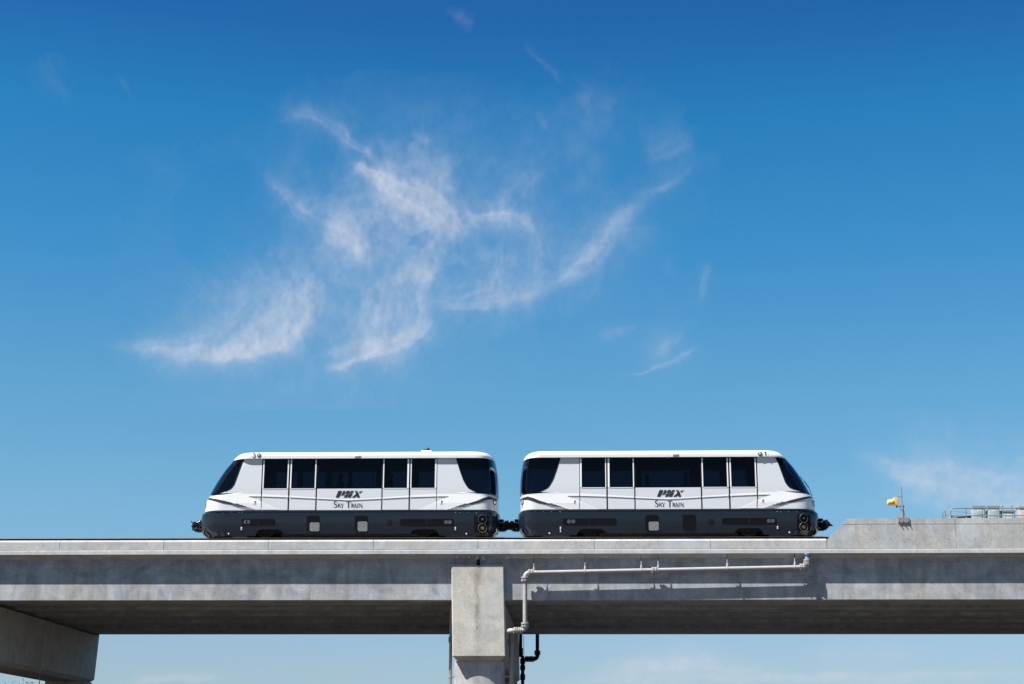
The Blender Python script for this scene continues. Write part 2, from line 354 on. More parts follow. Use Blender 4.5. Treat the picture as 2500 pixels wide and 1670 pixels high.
# dark groove back of the joints
MB().box(X0, jx[-1], YF + 0.055, YF + 0.09, zz(9.502), zz(9.79)).build('joint_seal', M_black, guide, (0, YF, zz(9.5)), smooth=0)
MB().prism([(YE, zz(9.44)), (YE, zz(9.8)), (YE - 0.3, zz(9.88)), (YE - 0.32, zz(9.502)), (YE - 0.02, zz(9.502)), (YE - 0.02, zz(9.44))], 'x', X0, X1).build('far_edge_kerb', M_curb, guide, (0, YE, zz(9.44)), smooth=0)
# parapet with its sloping nose
xa = jx[-1] + 0.012; xs_, ztop = W(2069, 1266, YF); ztop2 = W(2500, 1262.5, YF)[1]; xj = W(2333, 1300, YF)[0]
mb = MB()
def para(mb, poly, y0=YF - 0.004, y1=YF + 0.28):
    mb.prism(poly, 'y', y0, y1)
nose = [(xa, zz(9.463)), (xj - 0.006, zz(9.463)), (xj - 0.006, ztop), (xs_, ztop), (xa, W(2020, 1318, YF)[1])]
para(mb, nose); mb.prism([(xs_ - 0.235, ztop - 0.235), (xj - 0.006, ztop - 0.235), (xj - 0.006, ztop - 0.001), (xs_ - 0.001, ztop - 0.001)], 'y', YF - 0.011, YF)
mb.build('parapet_panel', M_para, guide, (xa, YF, zz(9.463)), smooth=0)
mb = MB(); para(mb, [(xj + 0.006, zz(9.463)), (X1, zz(9.463)), (X1, ztop + 0.01), (xj + 0.006, ztop + 0.01)])
mb.prism([(xj + 0.006, ztop - 0.235), (X1, ztop - 0.235), (X1, ztop + 0.009), (xj + 0.006, ztop + 0.009)], 'y', YF - 0.011, YF)
mb.build('parapet_panel', M_para, guide, (xj, YF, zz(9.463)), smooth=0)
# tie holes left by the formwork
for hx in (2135, 2175, 2217, 2258, 2290, 2381, 2421):
    x_, z_ = W(hx, 1316, YF); MB().cyl((x_, YF - 0.008, z_), (x_, YF + 0.01, z_), 0.028, 12).build('tie_hole', M_pole, guide, (x_, YF, z_))
# expansion joint filler above the pier
MB().box(jx[10] - 0.07, jx[10] + 0.07, YG - 0.03, YG + 0.1, zz(8.72), zz(9.10)).build('expansion_joint', M_black, guide, (jx[10], YG, zz(8.8)), smooth=0)
# running plinths and guide rails
for y0 in (72.75, 74.15, 85.6, 87.0):
    mb = MB(); mb.box(X0, X1, y0, y0 + 0.32, zz(9.502), zz(10.205)); mb.mi = 1; mb.box(X0, X1, y0 - 0.02, y0 + 0.34, zz(10.205), zz(10.225))
    mb.build('running_plinth', [M_rail, M_tan], guide, (0, y0, zz(9.5)), smooth=0)
mb = MB(); mb.box(X0, X1, 73.55, 73.69, zz(9.502), zz(10.12)).build('guide_rail', M_rail, guide, (0, 73.6, zz(9.5)), smooth=0)
# scraps of form foam and old sealant caught under the slab edge
for px_, s_ in ((1116, 0.11), (1146, 0.08), (1165, 0.14), (1178, 0.16), (1240, 0.1), (1372, 0.1), (1482, 0.08)):
    x_, z_ = W(px_, 1358, YG - 0.3); mb = MB()
    for q in range(5):
        a_ = random.uniform(-1, 1); mb.tube([(x_ + random.uniform(-.08, .08), YG - 0.25, zz(9.2)), (x_ + a_ * s_ * .6, YG - 0.22, zz(9.18) - s_ * random.uniform(.4, 1.1)), (x_ + a_ * s_, YG - 0.2, zz(9.18) - s_ * random.uniform(.3, .9))], 0.008, 5)
    mb.build('sealant_scrap', M_lab, guide, (x_, YG - 0.3, zz(9.2)))

# ------------------------------------------------------------------ piers
def pier(cx, label, slope=0.0233, capm=M_cap):
    r = empty('bridge_pier', (cx, 79.8, 0), label, 'bridge pier', 'piers holding up the guideway')
    yc, yf = 71.05, 88.60; hw = 1.114; ZM = 6.87
    def xat(z, side, ins): return cx + side * (hw - ins) + slope * (ZM - z)
    prof = [(yc, 8.79), (yc, 5.025), (yf, 5.025), (yf, 8.79), (88.37, 8.79), (88.37, 7.26), (71.28, 7.26), (71.28, 8.79)]
    ch = 0.04; n = len(prof); mb = MB()
    def ip(ins): return [(y + ins if y < 71.2 else (y - ins if y > 88.5 else y), z) for y, z in prof]
    rings = [[(xat(z, -1, 0), y, zz(z)) for y, z in ip(ch)], [(xat(z, -1, ch), y, zz(z)) for y, z in prof], [(xat(z, 1, ch), y, zz(z)) for y, z in prof], [(xat(z, 1, 0), y, zz(z)) for y, z in ip(ch)]]
    fs = [tuple(range(n)), tuple(range(3 * n, 4 * n))[::-1]]
    for k in range(3):
        for i in range(n):
            if i == 1: continue                      # open below: the bevelled foot closes it
            fs.append((k * n + i, k * n + (i + 1) % n, (k + 1) * n + (i + 1) % n, (k + 1) * n + i))
    mb.add([q for rg in rings for q in rg], fs)
    # bevelled foot of the cap
    o8 = [rings[0][1], rings[1][1], rings[2][1], rings[3][1], rings[3][2], rings[2][2], rings[1][2], rings[0][2]]
    xa_, xb_ = xat(4.845, -1, 0.21), xat(4.845, 1, 0.21); ya_, yb_ = yc + 0.29, yf - 0.2
    lo = [(xa_, ya_ + .01), (xa_ + .01, ya_), (xb_ - .01, ya_), (xb_, ya_ + .01), (xb_, yb_ - .01), (xb_ - .01, yb_), (xa_ + .01, yb_), (xa_, yb_ - .01)]
    mb.add(o8 + [(x, y, zz(4.845)) for x, y in lo], [(i, 8 + i, 8 + (i + 1) % 8, (i + 1) % 8) for i in range(8)] + [tuple(range(8, 16))])
    mb.build('pier_cap', capm, r, (cx, 79.8, zz(4.845)), smooth=0, recalc=True)
    for yy in (72.25, 87.4):                         # columns: flat sides, gently curved faces
        pl = []; Rc, w2, hd = 2.1, 1.035, 0.905
        A0 = math.asin(w2 / Rc)
        for sgn in (-1, 1):
            for k in range(25):
                t = A0 * (k / 12 - 1); pl.append((cx + .02 - sgn * Rc * math.sin(t) * -1 if sgn < 0 else cx + .02 - Rc * math.sin(t), yy + sgn * (hd - Rc + Rc * math.cos(t))))
        if True:
            front = [(cx + .02 + Rc * math.sin(A0 * (k / 12 - 1)), yy - (hd - Rc + Rc * math.cos(A0 * (k / 12 - 1)))) for k in range(25)]
            back = [(cx + .02 - Rc * math.sin(A0 * (k / 12 - 1)), yy + (hd - Rc + Rc * math.cos(A0 * (k / 12 - 1)))) for k in range(25)]
            pl = front + back
        mb = MB(); mb.prism(pl, 'z', -0.3, zz(4.844)); mb.build('column', M_pier, r, (cx, yy, 0), smooth=20)
    for y0 in starts:                                # bearing pads under each girder
        for dx in (-0.55, 0.55):
            MB().box(cx + dx - 0.2, cx + dx + 0.2, y0 + 0.5, y0 + 1.0, zz(7.261), zz(7.344)).build('bearing_pad', M_black, r, (cx + dx, y0, zz(7.26)), smooth=0)
    return r
pier(-4.152, 'sunlit concrete pier with a brown water stain, under the gap between the train cars')
pier(-26.28, 'shadowed concrete pier cap and column at the lower left corner', -0.0537)

# ------------------------------------------------------------------ pipes
def flange(mb, c, axis, r=0.16, t=0.035, gap=0.055, bolts=8):
    c = Vector(c); a = Vector(axis).normalized(); o = a.orthogonal().normalized(); p = a.cross(o)
    for s_ in (-1, 1): mb.cyl(c + a * s_ * gap - a * t / 2, c + a * s_ * gap + a * t / 2, r, 20)
    for k in range(bolts):
        q = c + (o * math.cos(2 * math.pi * k / bolts) + p * math.sin(2 * math.pi * k / bolts)) * r * 0.84
        mb.cyl(q - a * (gap + 0.06), q + a * (gap + 0.06), 0.016, 6)
def elbow_pts(c, d0, d1, R, n=8):
    c = Vector(c); d0 = Vector(d0).normalized(); d1 = Vector(d1).normalized(); out = []
    for k in range(n + 1):
        t = k / n; a = (math.pi / 2) * t
        ctr = c - d0 * R + d1 * R
        out.append(ctr + d0 * R * math.sin(a) - d1 * R * math.cos(a))
    return out
def near_pipe():
    Y = 70.945; r = empty('drain_pipe', (W(1283, 1400, Y)[0], Y, 0), 'pale drain pipe with flanged elbows hung along the sunlit face of the guideway', 'pipe', 'drain pipes on the guideway')
    def P(px, py, y=Y): x, z = W(px, py, y); return Vector((x, y, z))
    a = P(1310, 1397.8); b = P(1953, 1384.6); c = P(1282, 1413); d = P(1281.8, 1524)
    c.x = d.x
    mb = MB(); mb.tube([a, b], 0.083, 20); mb.build('pipe_run', M_pipe, r, a)
    mb = MB(); mb.tube([c, d], 0.092, 20); mb.build('downpipe', M_pipe, r, d)
    mb = MB(); k = Vector((c.x, Y, a.z - 0.003)); mb.tube([c] + elbow_pts(k, (0, 0, 1), (1, 0, 0), 0.20) + [a], 0.095, 20); mb.build('elbow', M_pipe, r, k)
    for q, ax, rr in ((P(1295.5, 1398.2), (1, 0, 0), 0.15), (P(1281.5, 1414), (0, 0, 1), 0.165), (P(1281.8, 1526), (0, 0, 1), 0.165), (P(1597, 1393), (1, 0, 0), 0.15), (P(1958.5, 1384.5), (1, 0, 0.1), 0.15)):
        mb = MB(); flange(mb, q, ax, rr); mb.build('flange', M_pipe, r, q)
    # lower elbow, couplings and the turn down behind the cap
    e = Vector((d.x, Y, W(1281, 1540, Y)[1])); g = P(1251, 1541); g.z = e.z
    mb = MB(); mb.tube([d] + elbow_pts(e, (0, 0, -1), (-1, 0, 0), 0.17) + [P(1268, 1540)], 0.098, 20); mb.build('elbow', M_pipe, r, e)
    mb = MB(); mb.tube([P(1270, 1540), g], 0.09, 18); mb.build('pipe_run', M_pipe, r, g)
    for px_ in (1258.5, 1268.5):
        mb = MB(); flange(mb, Vector((W(px_, 1540, Y)[0], Y, e.z)), (1, 0, 0), 0.15, bolts=6, gap=0.04); mb.build('coupling', M_pipe, r, Vector((W(px_, 1540, Y)[0], Y, e.z)))
    hx = W(1243, 1541, Y)[0]; back = Vector((hx, Y, e.z))
    mb = MB(); mb.tube(elbow_pts(back, (-1, 0, 0), (0, 1, 0), 0.16) + [Vector((hx, 71.45, e.z))], 0.105, 18)
    mb.build('elbow', M_pipe, r, back)
    hx2 = W(1249, 1560, 71.62)[0]
    mb = MB(); mb.tube([(hx, 71.43, e.z), (hx2, 71.58, e.z - 0.02), (hx2, 71.62, e.z - 0.2), (hx2, 71.62, 0.0)], 0.10, 18); mb.build('downpipe', M_pole, r, (hx2, 71.62, 0))
    mb = MB(); flange(mb, (hx2, 71.62, e.z - 0.42), (0, 0, 1), 0.17); mb.build('flange', M_pole, r, (hx2, 71.62, e.z - 0.42))
    mb = MB(); mb.box(hx2 - 0.3, hx2 + 0.02, 71.59, 71.65, W(1240, 1652, 71.62)[1] - 0.03, W(1240, 1652, 71.62)[1] + 0.03); mb.build('bracket', M_pole, r, (hx2, 71.62, 3))
    # right-hand elbow up into the deck outlet
    f = P(1970.5, 1381); mb = MB(); mb.tube([P(1955, 1384.5)] + [Vector(q) for q in elbow_pts(Vector((f.x, Y, P(1960, 1384.5).z)), (1, 0, 0), (0, 0, 1), 0.16)] + [P(1970.5, 1372)], 0.092, 18); mb.build('elbow', M_pipe, r, f)
    for py in (1376, 1369): mb = MB(); flange(mb, P(1970.5, py), (0, 0, 1), 0.155, gap=0.03, bolts=6); mb.build('coupling', M_pipe, r, P(1970.5, py))
    mb = MB(); mb.cyl(P(1970.5, 1367), (f.x, Y, zz(9.30)), 0.085, 16); mb.build('deck_outlet', M_bluepipe, r, P(1970.5, 1367))
    mb = MB(); mb.cyl((f.x, Y, zz(9.2)), (f.x, Y, zz(9.251)), 0.13, 16); mb.build('outlet_collar', M_steel, r, (f.x, Y, zz(9.2)))
    for px_ in (1303.5, 1429, 1566.7, 1608, 1776.6, 1941):
        t = (px_ - 1310) / (1953 - 1310); q = a.lerp(b, t); top = Vector((q.x, Y, zz(9.26)))
        mb = MB(); mb.mi = 1; mb.tube([q + Vector((-.001, 0, .39)), top], 0.009, 6); mb.mi = 0; mb.tube([q + Vector((-.001, 0, .09)), q + Vector((-.001, 0, .3))], 0.011, 6)  # upper rod takes the dark material: its shade is put into the colour
        mb.tube([q + Vector((0, 0, .26)), q + Vector((0, 0, .39))], 0.022, 8)
        mb.tube([q + Vector((0, 0.098 * math.sin(u), 0.098 * math.cos(u))) for u in np.linspace(0, 2 * math.pi, 17)], 0.012, 6, caps=False)
        mb.tube([q + Vector((0, 0, .08)), q + Vector((0, 0, .12)), q + Vector((0, 0, .2)), q + Vector((0, 0, .26))], [0.045, 0.055, 0.035, 0.02], 8)
        mb.build('hanger', [M_pipe, M_rail], r, q)
near_pipe()
def far_pipe():
    Y = 88.7; x0, z0 = W(1312, 1597, Y); xb, _ = W(1276, 1609, Y); _, z1 = W(1276, 1609, Y)
    r = empty('drain_pipe', (xb, Y, 0), 'dark drain pipe with a low elbow hanging below the far edge of the guideway', 'pipe', 'drain pipes on the guideway')
    mb = MB(); mb.cyl((x0, Y, zz(7.2)), (x0, Y, z1 + 0.2), 0.095, 16); mb.cyl((x0, Y, zz(7.2)), (x0, Y, zz(9.25)), 0.095, 16); mb.build('pipe_run', M_dark, r, (x0, Y, z0))
    mb = MB(); mb.tube([(x0, Y, z1 + 0.25)] + elbow_pts((x0, Y, z1), (0, 0, -1), (-1, 0, 0), 0.2) + [(xb + 0.1, Y, z1)], 0.11, 16); mb.build('elbow', M_dark, r, (x0, Y, z1))
    for dx in (0.22, 0.38, 0.5): mb = MB(); flange(mb, (xb + dx, Y, z1), (1, 0, 0), 0.16, gap=0.035, bolts=6); mb.build('coupling', M_dark, r, (xb + dx, Y, z1))
    mb = MB(); flange(mb, (x0, Y, z1 + 0.32), (0, 0, 1), 0.17, bolts=6); mb.build('flange', M_dark, r, (x0, Y, z1 + .32))
    xc = W(1271, 1600, Y)[0]
    mb = MB(); mb.cyl((xc, Y, zz(8.2)), (xc, Y, z1 + 0.1), 0.085, 14); mb.cyl((xb, Y, z1 + 0.15), (xb, Y, 0.0), 0.09, 14); mb.build('downpipe', M_dark, r, (xb, Y, 0))
    for q, xq in ((1586, xc), (1594, xc), (1600, xc), (1612, xb), (1617, xb), (1628, xb), (1632, xb), (1650, xb), (1656, xb)):
        mb = MB(); z_ = W(1276, q, Y)[1]; flange(mb, (xq, Y, z_), (0, 0, 1), 0.14, gap=0.03, bolts=6); mb.build('coupling', M_dark, r, (xq, Y, z_))
    mb = MB(); xw = W(1278, 1560, Y)[0]; mb.tube([(xw, Y - .1, zz(7.3)), (xw + .04, Y - .1, z1 + 0.1)], 0.012, 6); mb.build('cable', M_dark, r, (xw, Y, z1))
far_pipe()
def side_pipe():
    Y = 72.4; x, _ = W(1100, 1610, Y)
    r = empty('standpipe', (x, Y, 0), 'slim grey pipe rising beside the left side of the sunlit pier', 'pipe')
    mb = MB(); mb.cyl((x, Y, 0), (x, Y, zz(7.3)), 0.067, 14); mb.build('pipe_run', M_pole, r, (x, Y, 0))
    for q in (1560, 1564): mb = MB(); z_ = W(1100, q, Y)[1]; flange(mb, (x, Y, z_), (0, 0, 1), 0.1, gap=.03, bolts=5); mb.build('coupling', M_pole, r, (x, Y, z_))
    z_ = W(1107, 1653.5, Y)[1]; mb = MB(); mb.box(x - 0.05, x + 0.36, Y - 0.03, Y + 0.03, z_ - 0.03, z_ + 0.03); mb.tube([(x + .08 * math.cos(u), Y + .08 * math.sin(u), z_) for u in np.linspace(0, 6.283, 13)], 0.016, 6, caps=False)
    mb.build('bracket', M_pole, r, (x, Y, z_))
side_pipe()
def far_left_pipe():
    Y = 94.0; x, _ = W(213, 1668, Y); zt = W(213, 1640, Y)[1]
    r = empty('conduit', (x, Y, 0), 'thin sunlit cream conduit beside the column at the lower left', 'conduit')
    mb = MB(); mb.cyl((x, Y, 0), (x, Y, zt + .04), 0.045, 12); mb.build('tube', M_pipe, r, (x, Y, 0))
    for z_ in (1.5, 3.6, 5.6): mb = MB(); mb.cyl((x, Y, z_), (x, Y, z_ + .06), 0.06, 12); mb.build('clamp', M_steel, r, (x, Y, z_))
far_left_pipe()
def ground_cable():
    Y0 = 79.0; xs0 = -26.28 + 1.114 + 0.1
    # the cable hangs on the pier's side face: find where the sight line at (103.5,1531.5) meets that face
    d = fw + rt * (103.5 - 1250) / FPX - up * (1531.5 - 835) / FPX; t = xs0 / d[0]; Y = d[1] * t; z = d[2] * t + EYE
    r = empty('ground_cable', (xs0, Y, z), 'thin dark cable hanging down the side of the shadowed pier cap', 'cable')
    mb = MB(); mb.tube([(xs0 + .01, Y, z), (xs0 + 0.03, Y, z - 1), (xs0 + .05, Y + .02, z - 3), (xs0 + .04, Y, 0.02)], 0.014, 6); mb.build('cable_run', M_pole, r, (xs0, Y, z))
    mb = MB(); mb.ball((xs0 + .01, Y, z + .02), 0.04, 6); mb.build('anchor', M_steel, r, (xs0, Y, z))
    for k in range(6):
        mb = MB(); mb.cyl((xs0 + .04, Y, z - .3 - .55 * k), (xs0 + .04, Y, z - .36 - .55 * k), 0.024, 8); mb.build('clip', M_steel, r, (xs0, Y, z - .3 - .55 * k))
ground_cable()

# ------------------------------------------------------------------ train cars
YS, YC = 72.20, 73.62                         # near side plane and centre line of the cars
ZD = zz(10.05)
YL = 72.75                                   # where the sloping nose turns out of sight
XC_L = (W(492.7, 1267, YL)[0] + W(1222, 1276, YC)[0]) / 2
XC_R = 3.972
def sideuv(px, py): x, z = W(px, py, YS); return x - XC_L, z - ZD
def siluv(px, py, Y=None): x, z = W(px, py, Y or (YL if px < 857 else YC)); return x - XC_L, z - ZD
def interp(pts):
    pts = sorted((v, u) for u, v in pts); vs = [p[0] for p in pts]; us = [p[1] for p in pts]
    return lambda v: float(np.interp(v, vs, us))
bodyL_ = interp([siluv(*p) for p in ((574, 1121.5), (566, 1131), (555, 1143.5), (541.8, 1161.8), (528, 1184), (518, 1202), (511, 1214.6), (507.7, 1221.4), (504.3, 1231.6), (502.6, 1246))])
bodyR = interp([siluv(*p) for p in ((1208, 1128), (1210.5, 1135), (1214, 1154.5), (1216.6, 1178), (1217.4, 1201.5), (1217, 1217), (1216.6, 1229), (1216, 1246.5))])
skirtL_ = interp([siluv(*p) for p in ((499.5, 1248.5), (495, 1255.5), (492.7, 1266), (492.4, 1285), (493.5, 1296), (497.5, 1303), (506, 1308.5))])
skirtR = interp([siluv(*p) for p in ((1217, 1248.5), (1221, 1257), (1222.3, 1268), (1222, 1280), (1220.5, 1292), (1217, 1302), (1210, 1309))])
roofL_ = interp([siluv(*p) for p in ((574, 1124.5), (576, 1121), (581, 1116.5), (586, 1112.4), (596, 1105.9), (603, 1103.4), (612, 1102.2), (640, 1100))])
roofR = interp([siluv(*p) for p in ((1209.8, 1132), (1209, 1127), (1205.5, 1122), (1196.6, 1115.3), (1184.8, 1109.4), (1169, 1104.6), (1150, 1102.4), (1120, 1100)) ])
NDX = [0.15]                                # the left car's nose reaches a little further than the right car's
def bodyL(v): return bodyL_(v) - NDX[0]
def skirtL(v): return skirtL_(v) - NDX[0]
def roofL(v): return roofL_(v) - NDX[0]
def vy(py): return sideuv(857, py)[1]
V_bot, V_split, V_glass0, V_roof = vy(1303.2), vy(1246.5), 12.035 + EYE - ZD, vy(1119.3)
def body_hw(v): return float(np.interp(v, [V_split, V_split + 1.0, V_roof], [1.42, 1.415, 1.375]))
SK = [(vy(1249.2), 1.405), (vy(1252), 1.425), (vy(1262), 1.432), (vy(1275), 1.425), (vy(1290), 1.405), (vy(1303), 1.375), (vy(1309), 1.355)]
def skirt_hw(v): return float(np.interp(v, [p[0] for p in SK][::-1], [p[1] for p in SK][::-1]))
def body_c(v, e): return 1.05 if e == 'L' else 0.78
def body_n(e): return 2.5 if e == 'L' else 2.7
class Outline:
    """near half of the plan outline at height v from the nose centre line to u_to"""
    def __init__(s, v, e, uend, hw, c, n, u_to):
        sg = 1 if e == 'L' else -1; K = 26; s.p = []
        for k in range(K + 1):
            th = (math.pi / 2) * k / K
            s.p.append((uend + sg * (c - c * max(0.0, math.cos(th)) ** (2 / n)), -hw * math.sin(th) ** (2 / n)))
        s.p.append((u_to, -hw)); s.sg = sg
        s.d = [0.0]
        for a, b in zip(s.p[:-1], s.p[1:]): s.d.append(s.d[-1] + math.hypot(b[0] - a[0], b[1] - a[1]))
    def at(s, d, off=0.0):
        d = min(max(d, 0.0), s.d[-1]); i = int(min(np.searchsorted(s.d, d, 'right') - 1, len(s.p) - 2))
        a, b = s.p[i], s.p[i + 1]; L_ = s.d[i + 1] - s.d[i] or 1; t = (d - s.d[i]) / L_
        x, y = a[0] + (b[0] - a[0]) * t, a[1] + (b[1] - a[1]) * t
        tx, ty = (b[0] - a[0]) / L_, (b[1] - a[1]) / L_
        nx, ny = (ty, -tx) if s.sg > 0 else (-ty, tx)
        return x + nx * off, y + ny * off
    def s_of_u(s, u):
        us = [p[0] * s.sg for p in s.p]; return float(np.interp(u * s.sg, us, s.d))

SEAM_L, SEAM_R = sideuv(637.6, 1185)[0], sideuv(1067, 1185)[0]
def body_outline(v, e):
    uend = bodyL(v) if e == 'L' else bodyR(v)
    return Outline(v, e, uend, body_hw(v), body_c(v, e), body_n(e), SEAM_L if e == 'L' else SEAM_R)

def hit(px, py, e=None):
    """where the sight line through the photo position meets the left car's shell: (u, v)"""
    Y = YS
    for k in range(14):
        x, z = W(px, py, Y); u, v = x - XC_L, z - ZD; e_ = e or ('L' if u < 0 else 'R')
        if SEAM_L <= u <= SEAM_R: y = -body_hw(v)
        else: o = body_outline(v, e_); y = o.at(o.s_of_u(u))[1]
        Y += (YC + y - Y) * .55
    return u, v
glassL = [hit(*p) for p in ((596.8, 1120), (587, 1143), (577.5, 1168.6), (571.6, 1184), (565.6, 1191.6), (558.8, 1197.5), (547, 1201.5), (535, 1205), (520, 1210.5))]
glassR = [hit(*p) for p in ((1114, 1119.5), (1122, 1146.6), (1131, 1172), (1139.8, 1187.8), (1146, 1193.5), (1153.5, 1197.6), (1171, 1205.4), (1190.7, 1210.9), (1206, 1215.6))]
glL, glR = interp(glassL), interp(glassR)

def make_car(which):
    mir = 1 if which == 'L' else -1
    NDX[0] = 0.15 if which == 'L' else 0.06
    XC = XC_L if which == 'L' else XC_R
    lab = {'L': 'white train car numbered 3 with its sloping nose at the left end', 'R': 'white train car numbered 1 with its sloping nose at the right end'}[which]
    r = empty('train_car', (XC, YC, ZD), lab, 'train car', 'coupled train cars on the guideway')
    org = (XC, YC, ZD)
    def T(u, y, v): return (XC + mir * u, YC + y, ZD + v)           # car coordinates -> world
    def PB(mb, name, mats, parent=r, **k): return mb.build(name, mats, parent, org, **k)
    fl = mir < 0
    # ---- ends of the body shell, and the wrap-round glass
    shell = MB()
    def body_patch(mb, e, vs, s0f, s1f, n, off=0.0, sides=(1, -1)):
        for sd in sides:
            rows = []
            for v in vs:
                o = body_outline(v, e); a = s0f(o, v); b = s1f(o, v)
                rows.append([T(q[0], q[1] * sd, v) for q in (o.at(a + (b - a) * j / n, off) for j in range(n + 1))])
            mb.grid(rows, flip=((e == 'L') ^ (sd < 0) ^ fl))
    low = list(np.linspace(V_split, V_glass0, 9)); hi = list(np.linspace(V_glass0, V_roof + 0.03, 22))
    for e, gl in (('L', glL), ('R', glR)):
        g0 = (glassL if e == 'L' else glassR)[-1]
        def sb(o, v, gl=gl, e=e, g0=g0):
            if v <= V_glass0 + 1e-6: return 0.0
            if v < g0[1]:
                f = (v - V_glass0) / max(1e-3, g0[1] - V_glass0); return o.s_of_u(g0[0]) * f ** 0.6
            return o.s_of_u(gl(v))
        body_patch(shell, e, low, lambda o, v: 0.0, lambda o, v: o.d[-1], 26)
        body_patch(shell, e, hi, sb, lambda o, v: o.d[-1], 14)
        w = MB(); body_patch(w, e, hi, lambda o, v: 0.0, sb, 24, 0.004)
        wo = PB(w, 'windscreen', M_glass)
        # black rubber edge round the glass
        for sd in (1, -1):
            seal = MB(); rows = []
            for v in hi[1:]:
                o = body_outline(v, e); s_ = sb(o, v); rows.append([T(q[0], q[1] * sd, v) for q in (o.at(max(0, s_ - 0.035), 0.010), o.at(s_ + 0.012, 0.010))])
            seal.grid(rows, flip=((e == 'L') ^ (sd < 0) ^ fl)); PB(seal, 'window_seal', M_black, wo)
        # mullion of the front screen
        for sd in (1, -1):
            mu = MB(); pts = []
            for v in hi[2:]:
                o = body_outline(v, e); s_ = min(o.d[26] * 0.72, sb(o, v) * 0.8); q = o.at(s_, 0.006); pts.append(T(q[0], q[1] * sd, v))
            mu.tube(pts, 0.02, 6); PB(mu, 'mullion', M_black, wo)
    # ---- livery strips laid as paint film on the side (they follow the shell)
    def near_y(u, v, off):
        if v < V_split - 0.02: return -skirt_hw(v) - off
        e = 'L' if u < 0 else 'R'; o = body_outline(v, e)
        if (e == 'L' and u >= SEAM_L) or (e == 'R' and u <= SEAM_R): return -body_hw(v) - off
        q = o.at(o.s_of_u(u)); return q[1] - off
    def surf(px, py, off):
        u, v = hit(px, py); e = 'L' if u < 0 else 'R'
        if SEAM_L <= u <= SEAM_R: return T(u, -body_hw(v) - off, v)
        o = body_outline(v, e); q = o.at(o.s_of_u(u), off); return T(q[0], q[1], v)
    def strip(mb, top, bot, x0, x1, off, step=6.0, rows=3):
        n = max(1, int(math.ceil((x1 - x0) / step))); tx = [p[0] for p in top]; ty = [p[1] for p in top]; bx = [p[0] for p in bot]; by = [p[1] for p in bot]
        R = []
        for k in range(rows + 1):
            row = []
            for j in range(n + 1):
                x = x0 + (x1 - x0) * j / n; a = np.interp(x, tx, ty); b = np.interp(x, bx, by); row.append(surf(x, b + (a - b) * k / rows, off))
            R.append(row)
        mb.grid(R, flip=fl)
    line_y = [(608, 1212.2), (640, 1212.6), (700, 1214.6), (772, 1218), (852, 1222), (930, 1218.3), (996, 1214.8), (1066, 1212.4), (1095, 1212.2)]
    sw_top = [(512, 1215.5), (535, 1209.5), (560, 1206.8), (595, 1205.6), (640, 1206.2), (706, 1210), (772, 1214.5), (830, 1218.0), (852, 1218.5), (880, 1217.6), (930, 1214.5), (996, 1209.6), (1060, 1206.0), (1100, 1205.4), (1140, 1206.5), (1170, 1208), (1198, 1213.5), (1212, 1219)]
    sw_bot = [(512, 1216.6), (530, 1219), (556, 1224), (572, 1227.5), (590, 1231.5), (606, 1236), (622, 1244.6), (683, 1244.6)]
    diagL = [(613, 1214), (625, 1219), (640, 1225), (683, 1244.4)]
    ext = (508, 1214)
    def swoosh(mb, x0, x1):
        # white band between the upper curve and the thin line (straight middle); the white fan below it near each end
        a, b = max(x0, 613), min(x1, 1091)
        if b > a: strip(mb, sw_top, [(x, y + 0.2) for x, y in line_y], a, b, 0.010)
        a, b = max(x0, 513), min(x1, 613)
        if b > a: strip(mb, sw_top, [(513, 1217.4), (530, 1221), (556, 1228), (585, 1238), (603, 1244.6), (613, 1244.6)], a, b, 0.010, 3.0, 4)
        a, b = max(x0, 613), min(x1, 683)
        if b > a: strip(mb, diagL, [(600, 1244.6), (700, 1244.6)], a, b, 0.010, 5, 4)
        a, b = max(x0, 1091), min(x1, 1210)
        if b > a: strip(mb, sw_top, [(1091, 1244.6), (1101, 1244.6), (1119, 1238), (1148, 1228), (1174, 1221), (1192, 1216.3), (1204, 1219), (1210, 1220.5)], a, b, 0.010, 3.0, 4)
        a, b = max(x0, 1021), min(x1, 1091)
        if b > a: strip(mb, [(1021, 1244.4), (1064, 1225), (1079, 1219), (1091, 1214)], [(1000, 1244.6), (1100, 1244.6)], a, b, 0.010, 5, 4)
    def thinline(mb, x0, x1):
        a, b = max(x0, 608), min(x1, 1095)
        if b > a: strip(mb, [(x, y - 0.2) for x, y in line_y], [(x, y + 1.3) for x, y in line_y], a, b, 0.014, 8, 1)
        pl = [((632 - k * -13, 1229.5 + k * 2.9), (640 + 1 * (k * 6.3 + 13), 0)) for k in range(6)]
    def pins(mb, x0, x1):
        for k in range(6):
            yk = 1229.4 + 2.75 * k
            for s0, s1 in ((577 + 8 * k, 648 + 6.2 * k), (1056 - 6.2 * k, 1127 - 8 * k)):
                a, b = max(x0, s0), min(x1, s1)
                if b > a: strip(mb, [(0, yk), (3000, yk)], [(0, yk + 0.45), (3000, yk + 0.45)], a, b, 0.014, 12, 1)
    def slant(mb, xa, xb, xc, xd, ya, yb):
        mb.mi = 2 if ya < 1236 else 3
        mb.grid([[surf(xc + (xd - xc) * j / 5, yb, 0.017) for j in range(6)], [surf(xa + (xb - xa) * j / 5, ya, 0.017) for j in range(6)]], flip=fl)
        mb.mi = 2
